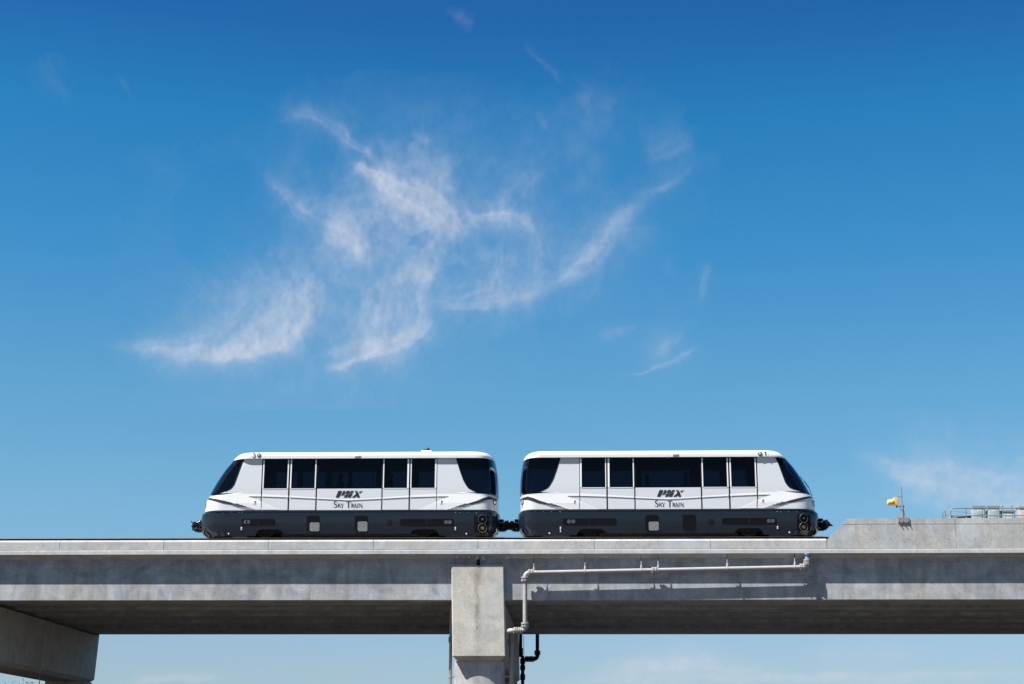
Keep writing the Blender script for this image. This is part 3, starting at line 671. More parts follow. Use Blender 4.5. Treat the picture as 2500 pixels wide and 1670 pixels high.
    def darkswoosh(mb):
        strip(mb, [(508.8, 1216.3), (513.7, 1215.7), (530, 1218.6), (549, 1223), (562, 1226.3), (571, 1229.4)], [(508.8, 1220.2), (513.7, 1220.4), (530, 1224.4), (549, 1229.4), (554, 1230.2), (571, 1229.9)], 509.2, 571, 0.017, 3, 2)
        strip(mb, [(1143, 1229.4), (1152, 1226.3), (1165, 1222.5), (1178, 1216.6), (1192, 1212.3), (1204, 1215.5), (1213, 1219.3)], [(1143, 1229.6), (1160, 1229.4), (1165, 1229.1), (1178, 1224.2), (1192, 1220), (1204, 1220), (1213, 1224)], 1143, 1213, 0.017, 3, 2)
        for k in range(5):
            y0 = 1229.6 + 3.15 * k; sh = 9.2 * k
            a0, a1 = 556 + sh, 579 + sh * 1.02
            slant(mb, a0 - 1, a1 + 1, a0 + 4.5, a1 + 7.5, y0, y0 + 2.0)
            b0, b1 = 1135 - sh * 1.02, 1158 - sh
            slant(mb, b0 - 1, b1 + 1, b0 - 7.5, b1 - 4.5, y0, y0 + 2.0)
    SM = [M_silver, M_white, M_ink, M_grey, M_pin]
    shell.mi = 1; swoosh(shell, 513, 637.2); swoosh(shell, 1067.4, 1210)
    shell.mi = 2; darkswoosh(shell); thinline(shell, 608, 637.2); thinline(shell, 1067.4, 1095)
    shell.mi = 4; pins(shell, 560, 637.2); pins(shell, 1067.4, 1140)
    # ---- centre panel with the big window, part of the shell
    def flat(mb, x0, x1, y0, y1, off=0.0, thick=0.03, cb=True):
        """upright plate on the flat side between photo columns x0..x1 and rows y0..y1"""
        ua, ub = sideuv(x0, 1185)[0], sideuv(x1, 1185)[0]; va, vb = vy(y1), vy(y0)
        q = []
        for v in (va, vb):
            h = -body_hw(v) - off
            q += [T(ua, h, v), T(ub, h, v), T(ub, h + thick, v), T(ua, h + thick, v)]
        f = [(0, 1, 5, 4), (1, 2, 6, 5), (2, 3, 7, 6), (3, 0, 4, 7), (4, 5, 6, 7), (3, 2, 1, 0)]
        mb.add(q, [t[::-1] for t in f] if fl else f)
    TOPY = 1119.3
    shell.mi = 0; flat(shell, 774.5, 931.5, 1192.8, 1245.2)
    shell.mi = 1; swoosh(shell, 774.5, 931.5); shell.mi = 2; thinline(shell, 774.5, 931.5)
    # far side of the shell with its own window openings
    shell.mi = 0
    yb = body_hw(2.0)
    fw_l = {'L': [(676, 726), (741, 795), (812, 918), (957, 1008), (1023, 1075)], 'R': [(1424, 1473), (1491, 1541), (1566, 1684), (1712, 1757), (1779, 1822)]}[which]
    fy0, fy1 = W(1200, 1151, YC + yb)[1] - ZD, W(1200, 1189, YC + yb)[1] - ZD
    us = sorted([SEAM_L * mir, SEAM_R * mir]); cur = us[0]
    wins = []
    for a, b in fw_l:
        xa_, xb_ = W(a, 1170, YC + yb)[0] - XC, W(b, 1170, YC + yb)[0] - XC; wins.append((xa_, xb_))
    def wbox(mb, x0, x1, y0, y1, v0, v1): mb.box(XC + x0, XC + x1, YC + y0, YC + y1, ZD + v0, ZD + v1)
    wbox(shell, us[0], us[1], yb - 0.04, yb, V_split, fy1); wbox(shell, us[0], us[1], yb - 0.04, yb - 0.001, fy0, V_roof + 0.03)
    for xa_, xb_ in wins + [(us[1], us[1])]:
        if xa_ > cur: wbox(shell, cur, xa_, yb - 0.04, yb - 0.002, fy1, fy0)
        cur = xb_
    sh = PB(shell, 'body_shell', SM)
    for xa_, xb_ in wins:
        w = MB(); w.add([(XC + xa_, YC + yb - 0.02, ZD + fy1), (XC + xa_, YC + yb - 0.02, ZD + fy0), (XC + xb_, YC + yb - 0.02, ZD + fy0), (XC + xb_, YC + yb - 0.02, ZD + fy1)], [(0, 1, 2, 3)]); PB(w, 'window', M_glass, smooth=0)
    # ---- window glass, pillars, doors on the near side
    def pane(parent, x0, x1, y0, y1, name='window'):
        w = MB(); ua, ub = sideuv(x0, 1155)[0], sideuv(x1, 1155)[0]; va, vb = vy(y1), vy(y0)
        w.grid([[T(ua, -body_hw(va) + 0.012, va), T(ub, -body_hw(va) + 0.012, va)], [T(ua, -body_hw(vb) + 0.012, vb), T(ub, -body_hw(vb) + 0.012, vb)]], flip=fl)
        return PB(w, name, M_glass, parent, smooth=0)
    pane(r, 775.3, 931.0, TOPY - 0.5, 1192.8)
    fr = MB()                                  # black seams / posts behind the doors and panels
    for x0, x1 in ((636.2, 640.2), (702.4, 708.6), (769.5, 775.2), (931.0, 936.4), (996.8, 1002.4), (1064.2, 1068.6)): flat(fr, x0, x1, TOPY - 0.8, 1246, -0.008, 0.05)
    flat(fr, 638, 1067, TOPY - 0.8, 1121.3, -0.004, 0.03)
    PB(fr, 'door_frame', M_black, smooth=0)
    for (x0, x1, w0, w1) in ((640.5, 703.8, 643.7, 700.6), (707.6, 771.0, 711.0, 768.0), (934.6, 998.1, 937.4, 993.6), (1001.8, 1065.3, 1004.4, 1061.2)):
        d = MB(); flat(d, x0, x1, 1192.2, 1244.8); flat(d, x0, w0 - 0.01, 1121.3, 1192.1, 0.0); flat(d, w1 + 0.01, x1, 1121.3, 1192.1, 0.0)
        d.mi = 1; flat(d, x0 + 0.2, w0 - 0.3, 1121.5, 1192.0, 0.012, 0.012); flat(d, w1 + 0.3, x1 - 0.2, 1121.5, 1192.0, 0.012, 0.012); flat(d, w0 - 0.2, w1 + 0.2, 1192.1, 1193.6, 0.012, 0.012)
        swoosh(d, x0, x1); d.mi = 2; thinline(d, x0, x1); d.mi = 4; pins(d, x0, x1)
        do = PB(d, 'door', SM)
        g = pane(do, w0, w1, 1121.3, 1192.1, 'door_window')
        k = MB(); e_ = MB()
        for (a, b, c, dd) in ((w0 - .2, w1 + .2, 1191.2, 1192.3), (w0 - .2, w0 + .7, 1121.3, 1192.1), (w1 - .7, w1 + .2, 1121.3, 1192.1)): flat(e_, a, b, c, dd, 0.002, 0.02)
        PB(e_, 'window_seal', M_black, do, smooth=0)
        hx_ = x1 - 3 if x0 in (640.5, 934.6) else x0 + 3
        for dy in (-1.6, 1.6): flat(k, hx_ - 1.1, hx_ + 1.1, 1214.5 + dy - 0.9, 1214.5 + dy + 0.9, 0.014, 0.012)
        PB(k, 'door_latch', M_white, do, smooth=0)
    # ---- roof
    RV = [(1124.2, 1.40, None), (1119.4, 1.485, None), (1112.5, 1.492, None), (1108, 1.482, None), (1105, 1.44, None), (1103.2, 1.35, None), (1102.2, 1.22, None), (1101.4, 0.95, None), (1100.9, 0.5, None)]
    RV = [RV[0]] + [(RV[i][0] + (RV[i + 1][0] - RV[i][0]) * q / 4, RV[i][1] + (RV[i + 1][1] - RV[i][1]) * q / 4, None) for i in range(1, len(RV) - 1) for q in range(4)] + [RV[-1]]
    rows = []
    def loop(v, uL, uR, hw, cL, nL, cR, nR, n=40):
        pts = []
        for k in range(n + 1):
            th = (math.pi / 2) * k / n; pts.append((uL + cL - cL * math.cos(th) ** (2 / nL) if k < n else uL + cL, -hw * math.sin(th) ** (2 / nL)))
        for k in range(n, -1, -1):
            th = (math.pi / 2) * k / n; pts.append((uR - cR + cR * (math.cos(th) ** (2 / nR) if k < n else 0), -hw * math.sin(th) ** (2 / nR)))
        pts += [(u, -y) for u, y in pts[-2:0:-1]]
        return [T(u, y, v) for u, y in pts]
    rf = MB()
    for i, (py, hw, _) in enumerate(RV):
        v = vy(py) if i else vy(1119.4) + 0.0
        a_, b_ = roofL(vy(max(py, 1100.6))), roofR(vy(max(py, 1100.6)))
        rows.append(loop(v, a_ + (0.06 if i == 0 else 0), b_ - (0.06 if i == 0 else 0), hw, 0.95, 2.6, 0.85, 2.6))
    rf.grid(rows, flip=fl, closed=True); top = rows[-1]; rf.add(top, [tuple(range(len(top)))[::-1] if fl else tuple(range(len(top)))])
    ro = PB(rf, 'roof', [M_white], smooth=50)
    def roof_plate(mb, x0, x1, y0, y1, off):
        ua, va = sideuv(x0, y1); ub, vb = sideuv(x1, y0); mb.box(*sorted((XC + ua, XC + ub)), YC - 1.485 - off, YC - 1.40, ZD + va, ZD + vb)
    dx_c = (lambda p: p) if which == 'L' else (lambda p: p)
    # positions on the roof fascia given in this car's own photo columns
    def own(px, py, y=YS - 0.035): x, z = W(px, py, y); return x - XC, z - ZD
    def plate(name, mats, x0, x1, y0, y1, Yp, thick, parent, ch=0.0, smooth=0):
        a = W(x0, y1, Yp); b = W(x1, y0, Yp); mb = MB(); mb.box(a[0], b[0], Yp, Yp + thick, a[1], b[1], ch); return mb.build(name, mats, parent, org, smooth=smooth or 35)
    YR = YC - 1.492
    if which == 'L':
        plate('roof_vent', M_steel, 865.9, 880.6, 1112.3, 1116.6, YR - 0.02, 0.05, ro, 0.008); seam_x = (612, 853.5, 1101)
        cx_, cy_, num, nx0 = 632.5, 1111.4, '3', 616.2
    else:
        plate('roof_vent', M_steel, 1642.5, 1657, 1108.6, 1113, YR - 0.02, 0.05, ro, 0.008); seam_x = (1384, 1631, 1876)
        cx_, cy_, num, nx0 = 1855.8, 1108.2, '1', 1865
    for sx_ in seam_x: plate('roof_seam', M_grey, sx_ - 0.2, sx_ + 0.2, 1104.5, 1118.5, YR + 0.004, 0.02, ro)
    bvh = BVHTree.FromPolygons([Vector(q) for q in rf.v], rf.f)
    def roofpt(px, py, off):
        """the point of the roof seen at a photo position, lifted off by a hair"""
        d = Vector(tuple(fw + rt * (px - 1250) / FPX - up * (py - 835) / FPX)).normalized()
        p_, n_, i_, t_ = bvh.ray_cast(Vector((0, 0, EYE)), d)
        if p_ is None: p_ = Vector((W(px, py, YR)[0], YR, W(px, py, YR)[1]))
        return tuple(p_ - d * off)
    c_l = Vector(roofpt(cx_, cy_, 0)); mb = MB(); mb.ball(c_l[:], 0.07, 10, (1, 0.5, 1)); lo_ = mb.build('marker_lamp', M_lens, ro, org)
    mb = MB(); mb.tube([(c_l.x + .078 * math.cos(t), c_l.y - .004, c_l.z + .078 * math.sin(t)) for t in np.linspace(0, 2 * math.pi, 21)], 0.018, 6, caps=False); mb.build('lamp_ring', M_ink, ro, org)
    def stroke(mb, pts, w, Yp, sc, ox, oy, depth=0.006):
        """flat pen strokes in a glyph box -> thin raised letters on the side"""
        P = [(ox + p[0] * sc, oy - p[1] * sc) for p in pts]
        if not isinstance(w, (list, tuple)): P = [(P[i][0] + (P[i + 1][0] - P[i][0]) * q / 6, P[i][1] + (P[i + 1][1] - P[i][1]) * q / 6) for i in range(len(P) - 1) for q in range(6)] + [P[-1]]
        Wd = w if isinstance(w, (list, tuple)) else [w] * len(P)
        L_, R_ = [], []
        for i, p in enumerate(P):
            a = P[max(i - 1, 0)]; b = P[min(i + 1, len(P) - 1)]; dx, dy = b[0] - a[0], b[1] - a[1]; l = math.hypot(dx, dy) or 1
            nx, ny = -dy / l, dx / l; L_.append((p[0] + nx * Wd[i] * sc / 2, p[1] + ny * Wd[i] * sc / 2)); R_.append((p[0] - nx * Wd[i] * sc / 2, p[1] - ny * Wd[i] * sc / 2))
        rows_ = [[roofpt(q[0], q[1], Yp) for q in side] for side in (L_, R_)]
        mb.grid(rows_)
    nb = MB(); sc = 10.6
    YN = 0.012
    if num == '3':
        stroke(nb, [(.08, .78), (.18, .95), (.38, .99), (.58, .92), (.66, .76), (.58, .6), (.38, .53)], .17, YN, sc, nx0, 1117)
        stroke(nb, [(.36, .53), (.6, .46), (.7, .28), (.62, .1), (.4, .02), (.18, .06), (.05, .24)], .17, YN + .0015, sc, nx0, 1117)
    else:
        stroke(nb, [(.42, 0), (.42, 1.0)], .19, YN, sc, nx0, 1112.6); stroke(nb, [(.1, .74), (.3, .84), (.42, .99)], .16, YN + .0015, sc, nx0, 1112.6)
    nb.build('number_decal', M_ink, ro, org, smooth=0, recalc=False)
    if which == 'L':                            # roof beacon
        a = W(1029, 1103, YC - 0.6); b = W(1054.5, 1100.6, YC - 0.6); mb = MB(); mb.box(a[0], b[0], YC - 0.75, YC - 0.45, a[1] - 0.12, b[1], 0.03); mb.build('beacon_base', M_white, ro, org)
        c = W(1043.3, 1098.6, YC - 0.6); mb = MB(); mb.ball((c[0], YC - 0.6, c[1]), 0.125, 10, (1, 1, 0.8)); mb.build('beacon', M_ink, ro, org)
        mb = MB(); c = W(1034.5, 1098.5, YC - 0.65); mb.cyl((c[0], YC - .65, c[1] - .05), (c[0], YC - .65, c[1] + .04), 0.012, 6); mb.build('antenna', M_ink, ro, org)
    # ---- skirt
    sk = MB()
    def sk_outline(v, e):
        return Outline(v, e, skirtL(v) if e == 'L' else skirtR(v), skirt_hw(v), 1.25 if e == 'L' else 0.9, 2.4 if e == 'L' else 2.7, sideuv(590 if e == 'L' else 1112, 1280)[0])
    vb_end = vy(1307.6); vb_mid = vy(1303.3); vs = sorted({*np.linspace(vb_end, vy(1249.2), 13)})
    def arch_bottom(u):
        """lower edge of the skirt: lower at both ends, cut away over the wheels"""
        X = [-9, *[sideuv(q, 1295)[0] for q in (623.5, 625.5, 629, 637, 680, 687, 691.5, 693)], *[sideuv(q, 1295)[0] for q in (1001.5, 1003, 1007, 1016, 1057.5, 1065, 1070.5, 1073)], 9]
        V = [vb_end, vb_end, vy(1301), vy(1295.5), vy(1292), vy(1292), vy(1295.5), vy(1300.5), vb_mid, vb_mid, vy(1301), vy(1296), vy(1292.5), vy(1292.5), vy(1295.5), vy(1301.5), vb_end, vb_end]
        if mir < 0: return float(np.interp(-u, X, V)) if False else float(np.interp(u, X, V))
        return float(np.interp(u, X, V))
    for e in 'LR':
        for sd in (1, -1):
            rows = []
            for v in vs:
                o = sk_outline(v, e); rows.append([T(q[0], q[1] * sd, v) for q in (o.at(o.d[-1] * j / 30) for j in range(31))])
            sk.grid(rows, flip=((e == 'L') ^ (sd < 0) ^ fl))
    ua, ub = sideuv(590, 1280)[0], sideuv(1112, 1280)[0]; cols = sorted({*np.linspace(ua, ub, 60), *[sideuv(q, 1295)[0] for q in (623.5, 625.5, 629, 637, 680, 687, 691.5, 693, 1001.5, 1003, 1007, 1016, 1057.5, 1065, 1070.5, 1073)]})
    for sd in (1, -1):
        rows = []
        for k in range(13):
            row = []
            for u in cols:
                lo = arch_bottom(u); v = lo + (vy(1249.2) - lo) * k / 12; row.append(T(u, -skirt_hw(v) * sd, v))
            rows.append(row)
        sk.grid(rows, flip=((sd < 0) ^ fl))
    # ledge between skirt and body, floor of the underframe
    lp = loop(vy(1249.2), skirtL(vy(1249.2)), skirtR(vy(1249.2)), 1.405, 1.25, 2.4, 0.9, 2.7); lp2 = loop(vy(1248.4), bodyL(V_split) - 0.01, bodyR(V_split) + 0.01, 1.43, 1.05, 2.5, 0.78, 2.7)
    lp3 = loop(vy(1245.2), bodyL(V_split) - 0.012, bodyR(V_split) + 0.012, 1.435, 1.05, 2.5, 0.78, 2.7)
    def on_skirt(px, py, off):
        u = W(px, py, YS - 0.035)[0] - XC; v = W(px, py, YS - 0.035)[1] - ZD; u_ = u * mir; e = 'L' if u_ < 0 else 'R'; o = sk_outline(v, e); q = o.at(o.s_of_u(u_), off); return Vector(T(q[0], q[1], v))
    sk.mi = 1; x_ = 523 if which == 'L' else 1306
    while x_ < (1175 if which == 'L' else 1962): q = on_skirt(x_, 1251.4 if which == 'L' else 1249, 0.0); sk.ball(q[:], 0.011, 4); x_ += 20
    sko = PB(sk, 'skirt', [M_skirt, M_chrome], smooth=45)
    tr = MB(); tr.grid([lp, lp2, lp3, loop(vy(1245.0), bodyL(V_split) + .03, bodyR(V_split) - .03, 1.38, 1.05, 2.5, 0.78, 2.7)], flip=fl, closed=True); PB(tr, 'waist_trim', M_trim)
    # things on the skirt, in this car's own photo columns
    def YK(py): return YC - skirt_hw(vy(py))
    def splate(name, m_, x0, x1, y0, y1, off=0.004, ch=0.0, parent=sko):
        a = W(x0, y1, YK(y1)); b = W(x1, y0, YK(y0)); mb = MB(); ya, yb_ = YK(y1) - off * 2 - 0.010, YK(y0) - off * 2 - 0.010
        c_ = min(abs(b[0] - a[0]), abs(b[1] - a[1])) * 0.12 if ch else 0.0
        def yy(z): return ya + (yb_ - ya) * (z - a[1]) / (b[1] - a[1])
        pl = [(a[0] + c_, a[1]), (b[0] - c_, a[1]), (b[0], a[1] + c_), (b[0], b[1] - c_), (b[0] - c_, b[1]), (a[0] + c_, b[1]), (a[0], b[1] - c_), (a[0], a[1] + c_)] if c_ else [(a[0], a[1]), (b[0], a[1]), (b[0], b[1]), (a[0], b[1])]
        n = len(pl); mb.add([(x, yy(z), z) for x, z in pl] + [(x, yy(z) + 0.03, z) for x, z in pl], [tuple(range(n))] + [((i + 1) % n, i, n + i, n + (i + 1) % n) for i in range(n)])
        return mb.build(name, m_, parent, org, smooth=0)
    if which == 'L':
        longs = [(589.8, 671.8, 1266.9, 1282.2), (976.6, 1107.4, 1267, 1282.8)]; sq = [(748, 780.8, 1259.4, 1298, 1), (865.5, 897.8, 1259.3, 1298, 1)]
        blk = (944.6, 955.6, 1269, 1279.6); fan = (1157, 1192.7, 1259.3, 1298.5, 1177.6); seams = (553, 696, 823.6, 950.6, 1144.2); knobs = [(557.5, 1302.6), (643.2, 1288.5), (691.5, 1292), (701.3, 1292.2), (817.8, 1289), (944.8, 1292.4), (955, 1292.6), (1050.5, 1288.6), (1138.5, 1303)]
        mark = ((622.8, 1227.6), (1078.3, 1226.8))
    else:
        longs = [(1373.5, 1505, 1265.8, 1280.8), (1763, 1895.5, 1264.4, 1278.8)]; sq = [(1576, 1608.7, 1257.5, 1296, 1), (1667, 1698.8, 1257, 1294.5, 0)]
        blk = (1731, 1742, 1267, 1277.2); fan = (1946.5, 1980, 1256.3, 1294, 1962.5); seams = (1336.7, 1541.8, 1736, 1931.7); knobs = [(1341.5, 1301.5), (1426.5, 1287.4), (1537.3, 1290.6), (1547.5, 1291), (1623, 1296.3), (1731.5, 1290.2), (1741.8, 1290), (1837.3, 1286), (1928, 1299.5)]
        mark = ((1403.3, 1226), (1863, 1223.5))
    for (a, b, c, d) in longs:
        g_ = splate('long_grille', M_gdark, a, b, c, d, 0.003, 1); splate('grille_bar', M_skirt, (a + b) / 2 - 0.8, (a + b) / 2 + 0.8, c + .3, d - .3, 0.005, 0, g_)
        for q in (0.12, 0.2) if a < (857 if which == 'L' else 1631) else (0.86, 0.93):
            cx2, cz2 = W(a + (b - a) * q, (c + d) / 2, YK(1275)); mb = MB(); mb.cyl((cx2, YK(1275) - .022, cz2), (cx2, YK(1275) + .01, cz2), 0.09, 12); mb.build('brake_disc', M_disc, g_, org)
    for (a, b, c, d, lit) in sq:
        g_ = splate('square_grille', M_gdark, a, b, c, d, 0.003, 1)
        if lit: splate('equipment_box', M_glit, a + (b - a) * .24, b - 0.6, c + (d - c) * (.36 if a > 800 and a < 1000 else .42), d - 0.8, 0.006, 1, g_)
        if lit: splate('warning_label', M_amber, a + (b - a) * .62, a + (b - a) * .72, c + (d - c) * .6, c + (d - c) * .66, 0.008, 0, g_)
    splate('socket_panel', M_black, *blk, 0.006)
    # cooling fans behind the corner grille
    fg = MB(); rows = [[on_skirt(fan[0] + (fan[1] - fan[0]) * i / 8, fan[3] + (fan[2] - fan[3]) * j / 6, 0.005)[:] for i in range(9)] for j in range(7)]
    fg.grid(rows, flip=False); fgo = fg.build('fan_grille', M_gdark, sko, org)
    for k, (py, m1, m2) in enumerate(((1267.5 if which == 'L' else 1264.5, M_gdark, M_trim), (1288.6 if which == 'L' else 1285.6, M_glit, M_brass))):
        c = on_skirt(fan[4], py, 0.012); c2 = on_skirt(fan[4] + 3, py, 0.012); ax = Vector((c2.x - c.x, c2.y - c.y, 0)).normalized(); nrm = Vector((ax.y, -ax.x, 0))
        mb = MB(); mb.cyl(c - nrm * .0, c + nrm * 0.02, 0.085 if k else 0.05, 16); mb.mi = 1
        mb.tube([c + nrm * .008 + ax * 0.185 * math.cos(t) + Vector((0, 0, 0.185 * math.sin(t))) for t in np.linspace(0, 2 * math.pi, 25)], 0.013 if k else .01, 6, caps=False)
        mb.build('cooling_fan', [m2 if k else M_disc, m2 if k else M_disc], fgo, org)
    for sx_ in seams: splate('panel_seam', M_rail, sx_ - 0.65, sx_ + 0.65, 1251.5, 1306.5 if sx_ in (seams[0], seams[-1]) else 1302.8, 0.002)
    for (kx, ky) in knobs:
        q = on_skirt(kx, ky, 0.0); mb = MB(); mb.ball((q.x, q.y - .01, q.z), 0.036, 8, (1, .6, 1)); mb.build('latch', M_chrome, sko, org)
    # reflector plates beside the outer doors
    for (mx_, my_) in mark:
        x_, z_ = W(mx_, my_, YS - 0.006); mb = MB(); mb.box(x_ - .055, x_ + .055, YS - .012, YS + .02, z_ - .09, z_ + .09, .004); mo = mb.build('side_marker', M_white, r, org)
        mb = MB(); mb.box(x_ - .038, x_ + .038, YS - .016, YS - .0125, z_ + .02, z_ + .075); mb.mi = 1; mb.box(x_ - .03, x_ + .03, YS - .016, YS - .0125, z_ - .03, z_ + .015); mb.mi = 0; mb.box(x_ - .038, x_ - .01, YS - .016, YS - .0125, z_ - .078, z_ - .035); mb.build('marker_lens', [M_ink, M_amber], mo, org, smooth=0)
    # head lamps on both ends
    for e, (hy) in (('L', 1233), ('R', 1234)):
        v = siluv(502 if e == 'L' else 1216, hy)[1]; o = body_outline(v, e)
        for sd in (1, -1):
            q = o.at(0.78 if e == 'L' else 0.98, 0.0); q2 = o.at(0.83 if e == 'L' else 1.03, 0.0); ax = Vector(((q2[0] - q[0]) * mir, (q2[1] - q[1]) * sd, 0)).normalized()
            c = Vector(T(q[0], q[1] * sd, v)); out_ = Vector((c.x - XC, 0, 0)).normalized(); nrm = Vector((ax.y, -ax.x, 0)); nrm = nrm if nrm.dot(out_) > 0 else -nrm
            mb = MB(); mb.tube([c - nrm * .03, c + nrm * .01, c + nrm * .03], [.12, .115, .07], 20); mb.mi = 1; mb.tube([c + nrm * .012 + ax * .125 * math.cos(t) + Vector((0, 0, .125 * math.sin(t))) for t in np.linspace(0, 2 * math.pi, 21)], .018, 6, caps=False)
            c3 = c + Vector((0, 0, -.19)) + out_ * .02 ; mb.mi = 0; mb.tube([c3 - nrm * .03, c3 + nrm * .015], [.05, .04], 12)
            mb.build('headlamp', [M_lens, M_trim], r, org)
    # ---- lettering
    def glyph_x(px_e): return px_e
    ox = 800.0 if which == 'L' else 800.0 + 784.4; oy = 1180.0 if which == 'L' else 1180.0 - 2.0
    def tp(x, y): return ox + x / 11.74, oy + y / 11.74
    YT = YC - body_hw(vy(1206)) - 0.012; lt = MB()
    def poly(pts):
        w_ = [W(*tp(*p), YT) for p in pts]; lt.add([(a, YT, b) for a, b in w_], [tuple(range(len(w_)))[::-1]])
    def tri(pts): poly(pts)
    poly([(305, 213), (392, 213), (410, 232), (320, 405), (228, 405)])
    poly([(400, 213), (490, 213), (512, 235), (494, 275), (420, 213)]); poly([(400, 213), (494, 275), (472, 322), (440, 342), (400, 320), (438, 240)]); poly([(400, 320), (440, 342), (348, 356)])
    poly([(545, 213), (640, 213), (602, 289), (505, 308)]); poly([(672, 213), (750, 213), (720, 262), (632, 283)])
    poly([(495, 330), (606, 306), (540, 405), (458, 405)]); poly([(606, 306), (718, 283), (655, 405), (565, 405)]); poly([(598, 290), (637, 248), (650, 262), (632, 284)])
    poly([(775, 213), (865, 213), (850, 228), (785, 243)]); poly([(795, 265), (870, 248), (895, 318), (822, 330), (808, 310)]); poly([(822, 318), (895, 318), (925, 405), (840, 405)]); poly([(815, 300), (835, 345), (780, 405), (688, 405)])
    poly([(895, 240), (1015, 213), (915, 288)])
    lt.build('airport_logo', M_ink, sh, org, smooth=0)
    tx = MB()
    def st(pts, w): 
        P = [tp(*p) for p in pts]; stroke_px(tx, P, w)
    def stroke_px(mb, P, w):
        Wd = w if isinstance(w, (list, tuple)) else [w] * len(P); L_, R_ = [], []
        for i, p in enumerate(P):
            a = P[max(i - 1, 0)]; b = P[min(i + 1, len(P) - 1)]; dx, dy = b[0] - a[0], b[1] - a[1]; l = math.hypot(dx, dy) or 1
            nx, ny = dy / l, -dx / l; h = Wd[i] * 1.3 / 2 / 11.74; L_.append((p[0] + nx * h, p[1] + ny * h)); R_.append((p[0] - nx * h, p[1] - ny * h))
        stroke_px.z += 0.0003
        yy_ = YT + 0.004 - stroke_px.z
        mb.grid([[(W(*q, yy_)[0], yy_, W(*q, yy_)[1]) for q in R_], [(W(*q, yy_)[0], yy_, W(*q, yy_)[1]) for q in L_]])
    stroke_px.z = 0.0
    st([(262, 575), (258, 540), (235, 520), (205, 520), (186, 542), (186, 570), (205, 592), (240, 615), (262, 642), (260, 675), (232, 694), (200, 692), (178, 676), (174, 640)], [6, 9, 12, 14, 20, 24, 26, 28, 26, 20, 14, 12, 9, 6])
    for (x0, y0, y1) in ((305, 582, 690), (690, 582, 690), (862, 582, 690), (910, 582, 690)): st([(x0, y0), (x0, y1)], 17 if x0 != 910 else 8); st([(x0 - 16, y0), (x0 + 16, y0)], 6); st([(x0 - 16, y1), (x0 + 16, y1)], 6)
    st([(362, 583), (314, 632)], 9); st([(322, 624), (372, 690)], 19); st([(350, 583), (374, 583)], 6); st([(356, 690), (388, 690)], 6)          # K
    st([(384, 583), (416, 640)], 18); st([(452, 583), (416, 640)], 8); st([(416, 636), (416, 690)], 17); st([(372, 583), (400, 583)], 6); st([(438, 583), (462, 583)], 6); st([(402, 690), (432, 690)], 6)
    st([(596, 522), (596, 690)], 24); st([(534, 524), (658, 524)], 11); st([(538, 524), (532, 552)], 8); st([(654, 524), (662, 552)], 8); st([(572, 691), (620, 691)], 8)   # T
    st([(694, 586), (722, 588), (734, 606), (724, 626), (696, 634)], [7, 12, 17, 12, 7]); st([(708, 634), (748, 690)], 18); st([(738, 690), (758, 690)], 6)   # R
    st([(786, 580), (758, 690)], 8); st([(786, 580), (822, 690)], 19); st([(768, 656), (806, 656)], 7); st([(746, 690), (770, 690)], 6); st([(808, 690), (836, 690)], 6)   # A
    st([(914, 584), (978, 690)], 19); st([(982, 582), (982, 692)], 8); st([(966, 583), (1000, 583)], 6)                                                             # N
    tx.build('name_lettering', M_ink, sh, org, smooth=0)
    # ---- interior
    it = MB(); it.box(XC - 5.3, XC + 5.3, YC - 1.3, YC + 1.3, ZD + V_split - .1, ZD + V_split + .12); PB(it, 'floor', M_inner, smooth=0)
    it = MB(); it.box(XC + (-4.6 if mir > 0 else -5.6), XC + (5.6 if mir > 0 else 4.6), YC - 1.3, YC + 1.3, ZD + V_roof - 0.02, ZD + V_roof + .02); PB(it, 'ceiling', M_inner, smooth=0)
    for k, xx in enumerate((-4.3, -0.9, 0.9, 4.3)):
        p_ = MB(); p_.cyl((XC + xx, YC - 0.3 + 0.5 * (k % 2), ZD + V_split + .12), (XC + xx, YC - 0.3 + 0.5 * (k % 2), ZD + V_roof - .02), 0.02, 8); PB(p_, 'grab_pole', M_steel)
    for xx in (-1.9, -0.65, 0.65, 1.9):
        s_ = MB(); s_.box(XC + xx - .5, XC + xx + .5, YC + .85, YC + 1.28, ZD + V_split + .5, ZD + V_split + .6, .03); s_.box(XC + xx - .5, XC + xx + .5, YC + 1.2, YC + 1.3, ZD + V_split + .6, ZD + V_split + 1.05, .03); s_.box(XC + xx - .4, XC + xx + .4, YC + 1.0, YC + 1.25, ZD + V_split + .12, ZD + V_split + .5); PB(s_, 'seat', M_seat)
    # ---- underframe, bogies, couplers
    uf = MB(); uf.box(XC - 5.7, XC + 5.7, YC - 1.15, YC + 1.15, ZD + vy(1296), ZD + V_split - .11); uf.box(XC - 3.0, XC + 3.0, YC - 1.0, YC + 1.0, ZD + 0.22, ZD + vy(1296), .05)
    for k in range(9): uf.box(XC - 2.6 + k * .62, XC - 2.2 + k * .62, YC - 1.2, YC - 1.02, ZD + .2 + .05 * (k % 3), ZD + .55, .02)
    uf.box(XC - 6.1, XC - 5.5, YC - .9, YC + .9, ZD + .22, ZD + .5, .03); uf.box(XC + 5.5, XC + 6.1, YC - .9, YC + .9, ZD + .22, ZD + .5, .03)
    PB(uf, 'underframe', M_dark)
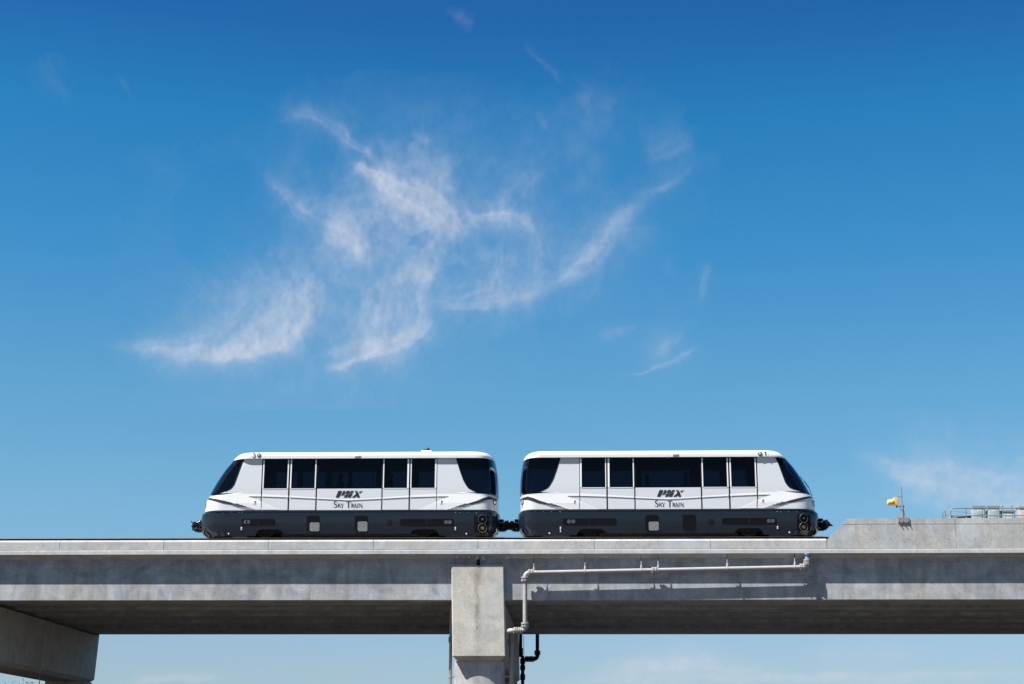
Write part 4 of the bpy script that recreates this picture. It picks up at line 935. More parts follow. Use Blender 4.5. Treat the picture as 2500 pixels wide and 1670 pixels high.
    for ax_px in ((658, 1036.5) if which == 'L' else (1442, 1824)):
        xx = W(ax_px, 1300, YC)[0]
        bg_ = MB(); bg_.box(xx - .9, xx + .9, YC - .55, YC + .55, ZD + .2, ZD + .6, .04); bg_.cyl((xx, YC - 1.0, ZD + .42), (xx, YC + 1.0, ZD + .42), .08, 12); bo = PB(bg_, 'bogie', M_dark)
        for yy_ in (-0.78, 0.78):
            t_ = MB()
            rr = [(.30, -.15), (.42, -.16), (.46, -.12), (.47, 0), (.46, .12), (.42, .16), (.30, .15)]; rws = [[(xx + a * math.cos(q), YC + yy_ + b, ZD + .645 + a * math.sin(q)) for q in np.linspace(0, 2 * math.pi, 33)[:-1]] for a, b in rr]
            t_.grid(rws, closed=True, flip=True); PB(t_, 'tyre', M_black, bo)
            h_ = MB(); h_.cyl((xx, YC + yy_ - .14, ZD + .645), (xx, YC + yy_ + .14, ZD + .645), .3, 24); PB(h_, 'wheel_hub', M_dark, bo)
        for dx_ in (-.62, .62):
            g_ = MB(); g_.cyl((xx + dx_, YC + .0, ZD + .1), (xx + dx_, YC, ZD + .26), .16, 16); PB(g_, 'guide_wheel', M_black, bo)
    zc = W(857, 1284, YC)[1]
    rs = random.Random(3 if which == 'L' else 9)
    for e in (-1, 1):
        xe = XC + (skirtL(vy(1280)) * mir if e == -mir else skirtR(vy(1280)) * mir)
        ln = 0.48 if (e == 1) == (which == 'R') else 0.425
        cp = MB(); cp.cyl((xe - e * .5, YC, zc), (xe + e * ln * .55, YC, zc), .10, 14)
        cp.tube([(xe + e * ln * f_, YC - .02, zc + dz_) for f_, dz_ in ((.3, 0), (.42, -.02), (.55, -.03), (.72, -.02), (.86, -.05), (1.0, -.06))], [.12, .26, .22, .25, .17, .15 if (e == 1) == (which == 'L') else .05], 9); cp.box(*sorted((xe + e * ln * .5, xe + e * ln * .8)), YC - .3, YC - .1, zc - .02, zc + .16, .02); cp.box(*sorted((xe + e * ln * .35, xe + e * ln * .62)), YC - .28, YC - .1, zc - .25, zc - .1, .02)
        cp.box(*sorted((xe - e * .3, xe + e * ln * .4)), YC - .26, YC + .26, zc + .13, zc + .24, .02)
        cp.box(*sorted((xe - e * .3, xe + e * ln * .55)), YC - .2, YC + .2, zc - .26, zc - .12, .03)
        co = PB(cp, 'coupler', M_dark)
        for k in range(9):
            h_ = MB(); x0_ = xe + e * rs.uniform(-.1, ln * .5); z0_ = zc + rs.uniform(-.22, .2); x1_ = xe + e * rs.uniform(ln * .5, ln * .98); z1_ = zc + rs.uniform(-.24, .2)
            y_ = YC - .2 - rs.uniform(0, .12)
            if k < 5: h_.tube([(x0_, y_, z0_), ((x0_ + x1_) / 2, y_ - .05, min(z0_, z1_) - rs.uniform(0, .08)), (x1_, y_, z1_)], .016, 7); m_ = (M_black, M_dark, M_trim, M_dark, M_dark)[k]
            else: h_.cyl((x0_, y_, z0_), (x0_ + rs.uniform(-.06, .06), y_, z0_ + .02), rs.uniform(.012, .025), 8); m_ = (M_steel, M_lab, M_copper, M_steel)[k - 5]
            PB(h_, 'coupler_hose' if k < 5 else 'coupler_fitting', m_, co)
        if (e == -1 and which == 'L') or (e == 1 and which == 'R'):
            pr_ = MB()
            if which == 'L':
                pr_.tube([(xe - .36, YC - .1, zc + .12), (xe - .42, YC - .1, zc + .12), (xe - .52, YC - .12, zc + .22)], .022, 6); pr_.tube([(xe - .3, YC - .1, zc + .03), (xe - .47, YC - .1, zc + .02)], .02, 6); pr_.tube([(xe - .3, YC - .1, zc - .02), (xe - .45, YC - .1, zc - .03)], .018, 6); pr_.tube([(xe - .28, YC - .1, zc - .12), (xe - .40, YC - .1, zc - .18)], .018, 6)
            else:
                pr_.tube([(xe + .4, YC - .1, zc + .02), (xe + .6, YC - .1, zc - .03)], [.06, .02], 7); pr_.tube([(xe + .4, YC - .1, zc + .12), (xe + .52, YC - .1, zc + .05)], .024, 6); pr_.tube([(xe + .35, YC - .1, zc - .05), (xe + .66, YC - .1, zc - .07)], [.05, .012], 6)
            PB(pr_, 'coupler_prong', M_dark, co)
    # ---- wiper on the sloping nose
    def nose_pt(px, py, off):
        x, z = W(px, py, YC - .35); return (x - .05 + off * .6, YC - .35, z)
    if which == 'R':
        wp = MB(); wp.tube([nose_pt(1984, 1217, .0), nose_pt(1984.5, 1208, .0), nose_pt(1976, 1190, .03), nose_pt(1966, 1175, .04)], .014, 6); wp.tube([nose_pt(1956, 1163, .02), nose_pt(1968, 1180, .05), nose_pt(1975, 1191, .04)], .012, 6); wp.ball(nose_pt(1984.5, 1216, 0), .05, 8); PB(wp, 'wiper', M_black)
    else:
        wp = MB(); v0 = vy(1206)
        o0 = body_outline(vy(1215), 'R'); q0 = o0.at(.75, .04); o1 = body_outline(vy(1180), 'R'); q1 = o1.at(.85, .05); o2 = body_outline(vy(1150), 'R'); q2 = o2.at(.8, .04)
        wp.tube([T(*q0, vy(1215)), T(*q1, vy(1180)), T(*q2, vy(1150))], .014, 6); PB(wp, 'wiper', M_black)
    return r
make_car('L'); make_car('R')

# ------------------------------------------------------------------ passengers (dim behind the tinted glass)
def person(px, py, Y, facing, label, col, hgt=1.0):
    """a standing passenger whose head centre is seen at (px, py); facing = heading angle"""
    x, zh = W(px, py, Y); floor = ZD + V_split + 0.12; Ht = (zh - floor) / 0.935
    ca, sa = math.cos(facing), math.sin(facing)
    def L(f, s_, z): return (x + f * ca - s_ * sa, Y + f * sa + s_ * ca, floor + z * Ht)
    V = []; E_ = []; R = []
    def add(p, r_, prev=None):
        V.append(p); R.append(r_ * Ht)
        if prev is not None: E_.append((prev, len(V) - 1))
        return len(V) - 1
    pel = add(L(0, 0, .53), .075); ab = add(L(.0, 0, .62), .072, pel); chs = add(L(.01, 0, .73), .088, ab); nk0 = add(L(0, 0, .815), .045, chs); nk = add(L(.01, 0, .855), .030, nk0)
    hd = add(L(.02, 0, .90), .048, nk); hd2 = add(L(.02, 0, .945), .052, hd); add(L(.01, 0, .975), .038, hd2)
    for s_ in (-1, 1):
        hp = add(L(0, s_ * .075, .50), .058, pel); kn = add(L(.03, s_ * .085, .28), .036, hp); an = add(L(.0, s_ * .085, .045), .025, kn); add(L(.12, s_ * .09, .018), .02, an)
        sh_ = add(L(0, s_ * .155, .79), .034, chs); eb = add(L(.02, s_ * .19, .62), .025, sh_)
        if s_ > 0: wr = add(L(.22, s_ * .16, .66), .019, eb); add(L(.29, s_ * .14, .70), .016, wr)
        else: wr = add(L(.06, s_ * .2, .47), .019, eb); add(L(.09, s_ * .19, .41), .016, wr)
    me = bpy.data.meshes.new('person'); me.from_pydata(V, E_, []); o = bpy.data.objects.new('person_tmp', me); COL.objects.link(o)
    sk = o.modifiers.new('s', 'SKIN'); sb_ = o.modifiers.new('d', 'SUBSURF'); sb_.levels = 2; sb_.render_levels = 2
    if not me.skin_vertices: 
        bm = bmesh.new(); bm.from_mesh(me); bm.verts.layers.skin.verify(); bm.to_mesh(me); bm.free()
    for i, sv in enumerate(me.skin_vertices[0].data): sv.radius = (R[i], R[i]); sv.use_root = (i == 0)
    dg = bpy.context.evaluated_depsgraph_get(); m2 = bpy.data.meshes.new_from_object(o.evaluated_get(dg)); bpy.data.objects.remove(o)
    m2.materials.clear(); m2.materials.append(col)
    bm = bmesh.new(); bm.from_mesh(m2); bmesh.ops.translate(bm, verts=bm.verts, vec=(-x, -Y, -floor)); bm.to_mesh(m2); bm.free()
    m2.polygons.foreach_set('use_smooth', [True] * len(m2.polygons))
    p = bpy.data.objects.new('person', m2); COL.objects.link(p); p.location = (x, Y, floor); WL[p.name] = Vector((x, Y, floor))
    tag(p, label, 'person', 'passengers inside the train')
    mb = MB(); c = L(.0, 0, .955); mb.ball(c, .062 * Ht, 8, (1, 1, .85)); mb.build('hair', M_black, p, (x, Y, floor))
    return p
M_c1 = mat('dark_clothing', (0.03, 0.03, 0.035), 0.85); M_c2 = mat('navy_clothing', (0.02, 0.025, 0.045), 0.85)
person(855, 1160, 74.4, 0.4, 'passenger in dark clothing standing behind the big window of the left car', M_c1)
person(955, 1163, 74.3, math.pi, 'passenger standing behind the right hand doors of the left car', M_c2)
person(832, 1163, 74.5, 2.5, 'passenger at the left part of the big window of the left car, above the logo', M_c2)
person(1580, 1165, 73.6, 0.2, 'passenger standing at the left part of the big window of the right car', M_c1)
person(1675, 1160, 74.2, math.pi, 'passenger leaning at the right part of the big window of the right car', M_c2)

# ------------------------------------------------------------------ signal on the parapet
def signal():
    Y = YF + 0.06; xb, zb = W(2204, 1265, Y)
    r = empty('track_signal', (xb, Y, zb), 'yellow single-lamp signal on a grey pole bolted to the parapet', 'signal')
    def P(px, py, y=Y): x, z = W(px, py, y); return (x, y, z)
    mb = MB(); mb.cyl(P(2203.3, 1266), P(2202.9, 1244), 0.062, 16); mb.build('pole_base', M_pole, r, P(2203, 1266))
    mb = MB(); mb.cyl(P(2202.9, 1244.5), P(2202.7, 1234.5), 0.066, 16); mb.cyl(P(2202.9, 1245.5), P(2202.9, 1243.5), 0.072, 16); mb.cyl(P(2202.7, 1236.5), P(2202.7, 1234), 0.074, 16); mb.ball(P(2207, 1235.5), .03, 6); mb.build('collar', M_steel, r, P(2203, 1240))
    mb = MB(); mb.cyl(P(2202.6, 1235), P(2199.6, 1189.3), 0.027, 12); mb.build('pole', M_steel, r, P(2201, 1220))
    mb = MB(); mb.tube([P(2186.8, 1217), P(2186.8, 1212.2), P(2188.5, 1211.8), P(2201, 1211.8)], .018, 8); mb.cyl(P(2201, 1214), P(2201, 1209.5), .04, 10); mb.build('upper_arm', M_steel, r, P(2195, 1212))
    mb = MB(); mb.tube([P(2188.5, 1233), P(2188.8, 1239.5), P(2191, 1237.3), P(2202, 1236.6)], .018, 8); mb.build('lower_arm', M_steel, r, P(2195, 1237))
    # lamp housing: ribbed back box, conical hood pointing left
    a = P(2180.9, 1233.8); b = P(2191.6, 1216.4)
    mb = MB(); mb.box(a[0], b[0], Y - .13, Y + .13, a[2], b[2], .012)
    for k in range(4): xk = a[0] + (b[0] - a[0]) * (.3 + .18 * k); mb.box(xk, xk + .012, Y - .136, Y + .136, a[2] - .006, b[2] + .006)
    mb.build('lamp_housing', M_ytl, r, P(2186, 1225))
    mb = MB(); h0 = Vector(P(2182, 1226)); h1 = Vector(P(2167.8, 1227.3))
    mb.tube([h0, h1, h1 + Vector((-.03, 0, .002))], [.14, .118, .085], 24); mb.build('hood', M_ytl, r, h0)
    mb = MB(); mb.cyl(h0 + Vector((-.03, 0, 0)), h0, .14, 20); mb.build('lens', M_ink, r, h0)
    mb = MB(); mb.ball(P(2181.5, 1226, Y - .15), .025, 6); mb.cyl(P(2188.8, 1234), P(2189.2, 1239.5), .022, 6); mb.build('cable_gland', M_black, r, P(2188, 1235))
    mb = MB(); mb.tube([P(2187.5, 1265.5), P(2188.2, 1262), P(2191, 1259), P(2195, 1257.5), P(2200, 1257)], .011, 6); mb.tube([P(2206, 1264), P(2209, 1259), P(2208, 1250), P(2205.5, 1244)], .011, 6); mb.build('cable', M_pole, r, P(2190, 1262))
    a = W(2192.9, 1276.6, YF - .02); b = W(2219.2, 1265.4, YF - .02)
    mb = MB(); mb.box(a[0], b[0], YF - .06, YF - .0115, a[1], b[1] + .01); mb.box(a[0], b[0], YF - .06, YF + .35, b[1] + .011, b[1] + .03); mb.build('mounting_plate', M_pole, r, (a[0], YF, a[1]), smooth=0)
    for px_ in (2195.5, 2206, 2216.8):
        x_, z_ = W(px_, 1274.5, YF - .06); mb = MB(); mb.cyl((x_, YF - .061, z_), (x_, YF - .12, z_), .02, 8); mb.build('bolt', M_rail, r, (x_, YF - .06, z_))
signal()

# ------------------------------------------------------------------ hand rail and cabinets behind the parapet
def railing():
    Y = 74.3
    def P(px, py, y=Y): x, z = W(px, py, y); return (x, y, z)
    x0 = P(2318, 1260)[0]; zt = W(2400, 1240.7, Y)[1]; zm = W(2400, 1258.8, Y)[1]; xr = 60.0
    r = empty('guard_rail', (x0, Y, zz(9.5)), 'galvanised two-rail guard rail with rounded corner behind the parapet', 'guard rail')
    mb = MB(); mb.tube([P(2317.5, 1263.5), (P(2317.2, 0)[0], Y, zt - .28), (x0 + .02, Y, zt - .12), (x0 + .12, Y, zt - .02), (x0 + .25, Y, zt), (xr, Y, zt)], .026, 10); mb.build('top_rail', M_steel, r, (x0, Y, zt))
    mb = MB(); mb.tube([(x0 + .0, Y, zm - .15), (x0 + .05, Y, zm - .03), (x0 + .16, Y, zm), (xr, Y, zm)], .026, 10); mb.build('mid_rail', M_steel, r, (x0, Y, zm))
    x1_ = W(2358.8, 1255, Y)[0]; st_ = W(2434.4, 1255, Y)[0] - x1_
    for k in range(30):
        xx = x1_ + k * st_
        if xx > xr: break
        mb = MB(); mb.cyl((xx, Y + .01, zz(9.5)), (xx, Y + .01, zt), .026, 10); mb.build('post', M_steel, r, (xx, Y, zz(9.5)))
    mb = MB(); xx = P(2319.5, 1250)[0]; mb.cyl((xx, Y - .05, zz(9.5)), (xx, Y - .05, zt - .1), .028, 10); mb.build('post', M_steel, r, (xx, Y, zz(9.5)))
    for px_, top, w_, nm in ((2300.6, 1250.6, .036, 'short'), (2306.8, 1245.6, .034, 'taller')):
        xx, z_ = W(px_, top, Y); mb = MB(); mb.cyl((xx, Y, zz(9.5)), (xx, Y, z_), w_, 12); mb.ball((xx, Y, z_), w_, 6, (1, 1, .4))
        tag(mb.build('bollard', M_steel, None, (xx, Y, zz(9.5))), nm + ' galvanised steel post behind the parapet left of the guard rail', 'post', 'steel posts beside the guard rail')
    a = P(2308, 1259); mb = MB(); mb.tube([(W(2307, 1259, Y)[0], Y, zm), (x0, Y, zm)], .016, 8); mb.build('stub_rail', M_steel, r, (x0, Y, zm))
    # dark louvred duct low behind the rail
    a = W(2339, 1263, 74.8); b = W(2372, 1259.5, 74.8); d = MB(); 
    for k in range(16): xk = a[0] + (b[0] - a[0]) * k / 16; d.box(xk, xk + .024, 74.8, 74.86, a[1] - .5, b[1])
    d.box(a[0], b[0], 74.87, 75.1, zz(9.5), b[1] - .01); tag(d.build('duct', M_dark, None, (a[0], 74.8, zz(9.5)), smooth=0), 'low dark slotted duct behind the guard rail left of the cabinets', 'duct')
railing()
def cabinet(x0p, x1p, topp, label, lugs=True, pale=False, labels=1):
    Y = 75.0; xa_, zt = W(x0p, topp, Y); xb_ = W(x1p, topp, Y)[0]
    r = empty('electrical_cabinet', ((xa_ + xb_) / 2, Y + .25, zz(9.5)), label, 'cabinet', 'electrical cabinets behind the guard rail'); o = ((xa_ + xb_) / 2, Y + .25, zz(9.5))
    m_ = M_cab if not pale else M_pipe
    mb = MB(); mb.box(xa_ + .02, xb_ - .02, Y, Y + .5, zz(9.5), zt - .05, .012); mb.build('housing', m_, r, o)
    mb = MB(); mb.prism([(Y - .05, zt - .045), (Y + .55, zt - .045), (Y + .55, zt - .01), (Y - .05, zt)], 'x', xa_ - .015, xb_ + .015); mb.prism([(Y - .04, zt - .10), (Y - .02, zt - .10), (Y - .02, zt - .046), (Y - .04, zt - .046)], 'x', xa_ - .01, xb_ + .01); mb.build('rain_hood', m_, r, o, smooth=0)
    xm = xa_ + (xb_ - xa_) * .78
    mb = MB(); mb.box(xa_ + .05, xm - .01, Y - .018, Y - .0005, zz(9.9), zt - .12, .004); mb.box(xm + .01, xb_ - .05, Y - .018, Y - .0005, zz(9.9), zt - .12, .004); do = mb.build('door', m_, r, o)
    mb = MB(); mb.box(xm - .05, xm - .03, Y - .04, Y - .019, zt - .5, zt - .36); mb.build('handle', M_steel, do, o, smooth=0)
    xl = xa_ + (xb_ - xa_) * .35
    for k in range(labels):
        for q in (0, .12): 
            mb = MB(); mb.box(xl + q, xl + q + .09, Y - .022, Y - .0185, zt - .24 - k * .13, zt - .19 - k * .13); mb.build('notice_plate', M_lab, do, o, smooth=0)
    if lugs:
        for fx in (.15, .85):
            mb = MB(); xx = xa_ + (xb_ - xa_) * fx; mb.cyl((xx, Y + .25, zt - .02), (xx, Y + .25, zt + .05), .03, 8); mb.build('lifting_eye', M_dark, r, o)
cabinet(2373.8, 2404.6, 1235.2, 'grey-green electrical cabinet, first of the tall pair from the left')
cabinet(2409.6, 2440.4, 1235.2, 'grey-green electrical cabinet, second of the tall pair from the left')
cabinet(2446, 2478, 1245.2, 'lower grey-green cabinet with two stubby posts above it', labels=2, lugs=False)
cabinet(2487, 2519, 1236.2, 'pale grey cabinet cut by the right edge of the picture', pale=True)
for px_, nm in ((2446.6, 'left'), (2469.8, 'right')):
    xx, z_ = W(px_, 1233.4, 75.8); mb = MB(); mb.cyl((xx, 75.8, zz(9.5)), (xx, 75.8, z_), .03, 8); mb.ball((xx, 75.8, z_ - .03), .045, 6)
    tag(mb.build('bollard', M_pole, None, (xx, 75.8, zz(9.5))), nm + ' of the two stubby posts rising above the lower cabinet', 'post', 'posts behind the lower cabinet')

# ------------------------------------------------------------------ tree far behind, and trees behind the camera
M_leaf = mat('palo_verde_leaf', (0.10, 0.13, 0.045), 0.8, noise=0.3, nscale=2); M_bark = mat('green_bark', (0.10, 0.11, 0.05), 0.9, noise=0.3, nscale=5)
def tree(x, y, h, rad, seed, label, leaves=2600, group=None):
    rr = random.Random(seed); r = empty('desert_tree', (x, y, 0), label, 'tree', group); tips = []
    tb = MB()
    def grow(p, d, L_, r_, lvl):
        pts = [p]; rad_ = [r_]; q = p
        for k in range(4):
            d = (d + Vector((rr.uniform(-.22, .22), rr.uniform(-.22, .22), rr.uniform(-.02, .14)))).normalized(); q = q + d * L_ / 4; pts.append(q); rad_.append(r_ * (1 - .5 * (k + 1) / 4))
        tb.tube(pts, rad_, 7)
        if lvl == 0: tips.append(q); return
        for k in range(3 if lvl > 1 else 4):
            a = rr.uniform(0, 6.28); nd = (d + Vector((math.cos(a), math.sin(a), rr.uniform(0, .5))) * .85).normalized(); grow(q if k else pts[3], nd, L_ * .72, r_ * .5, lvl - 1)
    base = Vector((x, y, 0)); s = h / 4.6
    for k in range(3): a = k * 2.1 + rr.random(); grow(base, Vector((math.cos(a) * .35, math.sin(a) * .35, 1)).normalized(), 1.7 * s, .13 * s, 3)
    tb.build('trunk', M_bark, r, (x, y, 0))
    lb = MB()
    for _ in range(leaves):
        t = rr.choice(tips); c = t + Vector((rr.gauss(0, .32 * s), rr.gauss(0, .32 * s), rr.gauss(.1, .22 * s))); L_ = rr.uniform(.06, .18) * s * .9; dr = Vector((rr.gauss(0, 1), rr.gauss(0, 1), rr.gauss(.3, 1))).normalized(); w_ = dr.orthogonal().normalized() * L_ * .16
        lb.add([c - dr * L_, c + w_, c + dr * L_, c - w_], [(0, 1, 2, 3)])
    lb.build('crown', M_leaf, r, (x, y, 0), smooth=0)
tx_, tz_ = W(58, 1655, 140)
tree(tx_, 140, tz_ + 0.0, 4, 5, 'wispy green desert tree top peeping up beside the lower left column', 7000)
for k, (x, y, h) in enumerate(((-34, -38, 6.2), (-22, -52, 7.0), (-8, -47, 6.0), (9, -58, 7.4), (22, -44, 6.4), (38, -50, 7.0))):
    tree(x, y, h, 3, 20 + k, 'feathery desert tree on the open ground behind the viewpoint', 1500, 'desert trees behind the viewpoint')

# ------------------------------------------------------------------ cirrus, a thin ice sheet 3 km up, lit by the sun from above
def vnoise(x, y, seed):
    r_ = np.random.default_rng(seed); n = 256; g = r_.random((n, n)); xi = np.floor(x).astype(int); yi = np.floor(y).astype(int)
    fx = x - xi; fy = y - yi; fx = fx * fx * fx * (fx * (fx * 6 - 15) + 10); fy = fy * fy * fy * (fy * (fy * 6 - 15) + 10)
    a = g[xi % n, yi % n]; b = g[(xi + 1) % n, yi % n]; c = g[xi % n, (yi + 1) % n]; d = g[(xi + 1) % n, (yi + 1) % n]
    return a + (b - a) * fx + (c - a) * fy + (a - b - c + d) * fx * fy
def fbm(x, y, seed, o=5, g=0.5):
    t = np.zeros_like(x); a = 1.0; s = 0.0
    for k in range(o): t += a * vnoise(x * 2 ** k + 17.3 * k, y * 2 ** k + 5.1 * k, seed + k); s += a; a *= g
    return t / s
def smooth_path(pts, n=14):
    pts = np.array(pts, float); P = np.vstack([2 * pts[0] - pts[1], pts, 2 * pts[-1] - pts[-2]]); out = []
    m = len(pts) - 1
    for t in np.linspace(0, m - 1e-6, n):
        k = int(t); f = t - k; p0, p1, p2, p3 = P[k], P[k + 1], P[k + 2], P[k + 3]
        out.append(.5 * ((2 * p1) + (-p0 + p2) * f + (2 * p0 - 5 * p1 + 4 * p2 - p3) * f * f + (-p0 + 3 * p1 - 3 * p2 + p3) * f ** 3))
    return np.array(out)
def ice_density(gx, gy, PX, PY):
    """how much cirrus there is: many fine fibres laid between guide curves, over soft veils"""
    wx = (fbm(PX / 90, PY / 90, 50, 5, .5) - .5); wy = (fbm(PX / 90, PY / 90, 80, 5, .5) - .5)
    fx_ = fbm(PX / 16, PY / 16, 60, 4, .55) - .5; fy_ = fbm(PX / 16, PY / 16, 70, 4, .55) - .5; X = PX + 30 * wx + 7 * fx_; Y = PY + 30 * wy + 7 * fy_
    D = np.zeros_like(PX); S = []; rr = np.random.default_rng(5)
    def fan(A, B, n, w, amp, con=.5, prof=None, fade=(.15, .15), cut=0.35):
        a_ = smooth_path(A); b_ = smooth_path(B); n = int(n * 1.35)
        for k in range(n):
            f = (k + rr.uniform(-.3, 1.3)) / n; p = a_ * (1 - f) + b_ * f; s0 = int(rr.uniform(0, cut) * len(p) * .6); s1 = len(p) - int(rr.uniform(0, cut) * len(p) * .6)
            p = p[s0:s1]; g = 1.0 if prof is None else float(np.interp(f, *prof)); S.append((p, w * (.62 if w < 20 else .9) * rr.uniform(.55, 1.5) * (.75 + .5 * np.sin(rr.uniform(0, 6.3) + np.linspace(0, rr.uniform(2, 7), len(p)))), amp * g * (.25 + min(rr.exponential(.8), 2.4)) * (.9 if amp > .06 else 1.3), con, (fade[0] * .6, fade[1] * .6)))
    # left swoosh: fibres fall from the middle and sweep out to the left along a sharp lower edge
    fan([(560, 610), (610, 700), (630, 780), (560, 835), (400, 845), (190, 838)], [(770, 640), (775, 740), (745, 815), (670, 858), (560, 878), (400, 876)], 24, 11, .145, .6, ([0, .5, .8, 1], [.35, .8, 1.3, 1.5]), (.35, .3))
    fan([(650, 740), (640, 800), (580, 850), (480, 866)], [(762, 740), (755, 800), (690, 848), (560, 880)], 10, 12, .13, .45, None, (.3, .35))
    fan([(440, 670), (480, 720), (540, 790)], [(560, 600), (600, 680), (640, 760)], 7, 16, .045, .7, None, (.4, .4)); fan([(250, 835), (400, 820), (520, 780)], [(300, 862), (420, 868), (560, 860)], 6, 15, .06, .5, None, (.4, .3))
    # bright curl
    fan([(852, 380), (905, 402), (985, 440), (1060, 470), (1112, 520), (1108, 570), (1070, 612)], [(870, 398), (915, 455), (975, 500), (1030, 545), (1045, 585), (1020, 640)], 16, 11, .2, .5, ([0, .3, .7, 1], [1.2, 1.3, 1.0, .7]), (.12, .25), .25)
    fan([(1040, 480), (1085, 520), (1085, 570)], [(1010, 480), (1050, 540), (1055, 590)], 4, 16, .16, .35, None, (.3, .3)); fan([(900, 405), (935, 455), (970, 512)], [(930, 430), (950, 470), (972, 512)], 3, 9, .16, .5, None, (.2, .3))
    fan([(960, 345), (1040, 360), (1095, 410), (1112, 480)], [(1000, 400), (1050, 420), (1090, 460), (1108, 520)], 9, 10, .075, .7, None, (.35, .2)); S.append(([(1003, 329), (1030, 341), (1055, 354)], [6, 7, 6], .2, .6, (.2, .2)))
    # upper left wisp and the thin one below it
    fan([(664, 258), (740, 268), (820, 308), (880, 342), (920, 376)], [(690, 285), (760, 300), (830, 330), (885, 358), (917, 378)], 6, 9, .075, .6, None, (.5, .15)); fan([(820, 305), (860, 330), (900, 355), (920, 378)], [(825, 322), (860, 342), (890, 360), (915, 376)], 2, 7, .12, .5, None, (.3, .15))
    fan([(630, 388), (665, 440), (720, 490), (790, 550)], [(640, 420), (690, 490), (730, 530), (780, 580)], 6, 10, .06, .7, None, (.4, .4)); fan([(720, 430), (760, 500), (820, 545)], [(700, 470), (740, 520), (790, 570)], 4, 14, .035, .7, None, (.4, .4))
    # second bright knot with its tail
    fan([(755, 520), (800, 535), (850, 565), (885, 610), (880, 655)], [(768, 590), (810, 600), (850, 605), (870, 630), (872, 655)], 9, 14, .16, .45, ([0, .5, 1], [.7, 1.2, .9]), (.3, .35)); S.append(([(780, 548), (820, 562), (850, 590)], [28, 30, 22], .3, .4, (.3, .4)))
    fan([(830, 500), (880, 560), (905, 620), (895, 690)], [(790, 520), (840, 560), (890, 610), (885, 680)], 6, 12, .08, .7, None, (.4, .4)); fan([(850, 510), (920, 505), (1000, 530), (1050, 570)], [(880, 570), (940, 580), (990, 600), (1040, 620)], 8, 14, .06, .7, None, (.4, .3)); S.append(([(650, 622), (690, 618), (740, 610)], [9, 9, 7], .13, .6, (.3, .3)))
    # column falling from the curl to the lower middle
    fan([(1050, 590), (1000, 650), (930, 700), (905, 770), (870, 830), (790, 850)], [(1100, 580), (1075, 650), (1040, 720), (1050, 790), (1000, 850), (860, 900)], 22, 12, .10, .65, ([0, .4, 1], [.9, 1.1, .8]), (.15, .3)); fan([(1060, 740), (1045, 800), (980, 850), (880, 885), (764, 905)], [(930, 790), (930, 820), (900, 850), (860, 880), (790, 905)], 10, 10, .12, .5, ([0, 1], [1.3, .8]), (.3, .3))
    fan([(870, 700), (880, 780), (860, 840)], [(960, 640), (930, 740), (915, 820)], 6, 14, .06, .7, None, (.4, .3)); fan([(760, 845), (830, 842), (900, 815)], [(740, 870), (830, 868), (900, 850)], 4, 13, .06, .5, None, (.4, .3)); S.append(([(870, 845), (900, 820), (935, 808)], [24, 26, 16], .14, .5, (.3, .4)))
    # right lobe: ring, inner fibres, band sweeping up to the right
    fan([(1090, 500), (1150, 512), (1230, 512), (1290, 535), (1335, 600), (1335, 660)], [(1100, 530), (1160, 530), (1225, 535), (1270, 560), (1305, 620), (1300, 690)], 8, 12, .10, .65, None, (.15, .3)); S.append(([(1165, 518), (1210, 520), (1250, 527)], [9, 10, 6], .12, .5, (.3, .3)))
    fan([(1205, 560), (1200, 640), (1170, 710), (1080, 735)], [(1330, 590), (1330, 660), (1270, 715), (1180, 748)], 15, 9, .07, .75, None, (.35, .3)); fan([(1000, 722), (1080, 735), (1180, 738), (1260, 712), (1350, 680)], [(1020, 745), (1110, 755), (1190, 752), (1240, 742), (1330, 705)], 8, 9, .125, .45, None, (.3, .4)); S.append(([(1050, 748), (1120, 753), (1190, 748), (1235, 743)], [6, 6, 7, 5], .14, .3, (.3, .3)))
    fan([(1300, 700), (1360, 670), (1430, 610), (1480, 560), (1535, 510), (1560, 470)], [(1330, 712), (1400, 690), (1470, 650), (1510, 590), (1556, 520), (1590, 480)], 18, 15, .045, .6, None, (.3, .4)); fan([(1540, 510), (1580, 465), (1640, 430), (1700, 380)], [(1555, 510), (1600, 455), (1650, 440), (1710, 410)], 6, 15, .035, .6, None, (.3, .5)); S.append(([(1590, 450), (1610, 445), (1622, 433)], [5, 6, 4], .1, .5, (.3, .3))); fan([(1380, 640), (1400, 580), (1440, 520)], [(1460, 650), (1480, 600), (1500, 560)], 6, 13, .045, .7, None, (.4, .4))
    # faint veils
    fan([(1170, 520), (1220, 440), (1290, 400)], [(1220, 540), (1290, 470), (1340, 400)], 6, 18, .035, .7, None, (.4, .4)); S.append(([(1306, 405), (1296, 430), (1284, 446)], [16, 18, 12], .07, .7, (.3, .3))); fan([(1287, 268), (1320, 290), (1360, 340)], [(1290, 290), (1330, 320), (1350, 350)], 3, 11, .04, .7, None, (.4, .4)); fan([(1360, 220), (1420, 270), (1400, 360)], [(1500, 200), (1500, 290), (1470, 360)], 8, 24, .025, .6, None, (.4, .4)); fan([(1560, 370), (1630, 345), (1700, 310)], [(1580, 400), (1650, 380), (1710, 350)], 4, 18, .035, .7, None, (.4, .4)); fan([(1360, 330), (1400, 420), (1380, 520)], [(1440, 330), (1480, 420), (1460, 500)], 5, 26, .018, .6, None, (.4, .4))
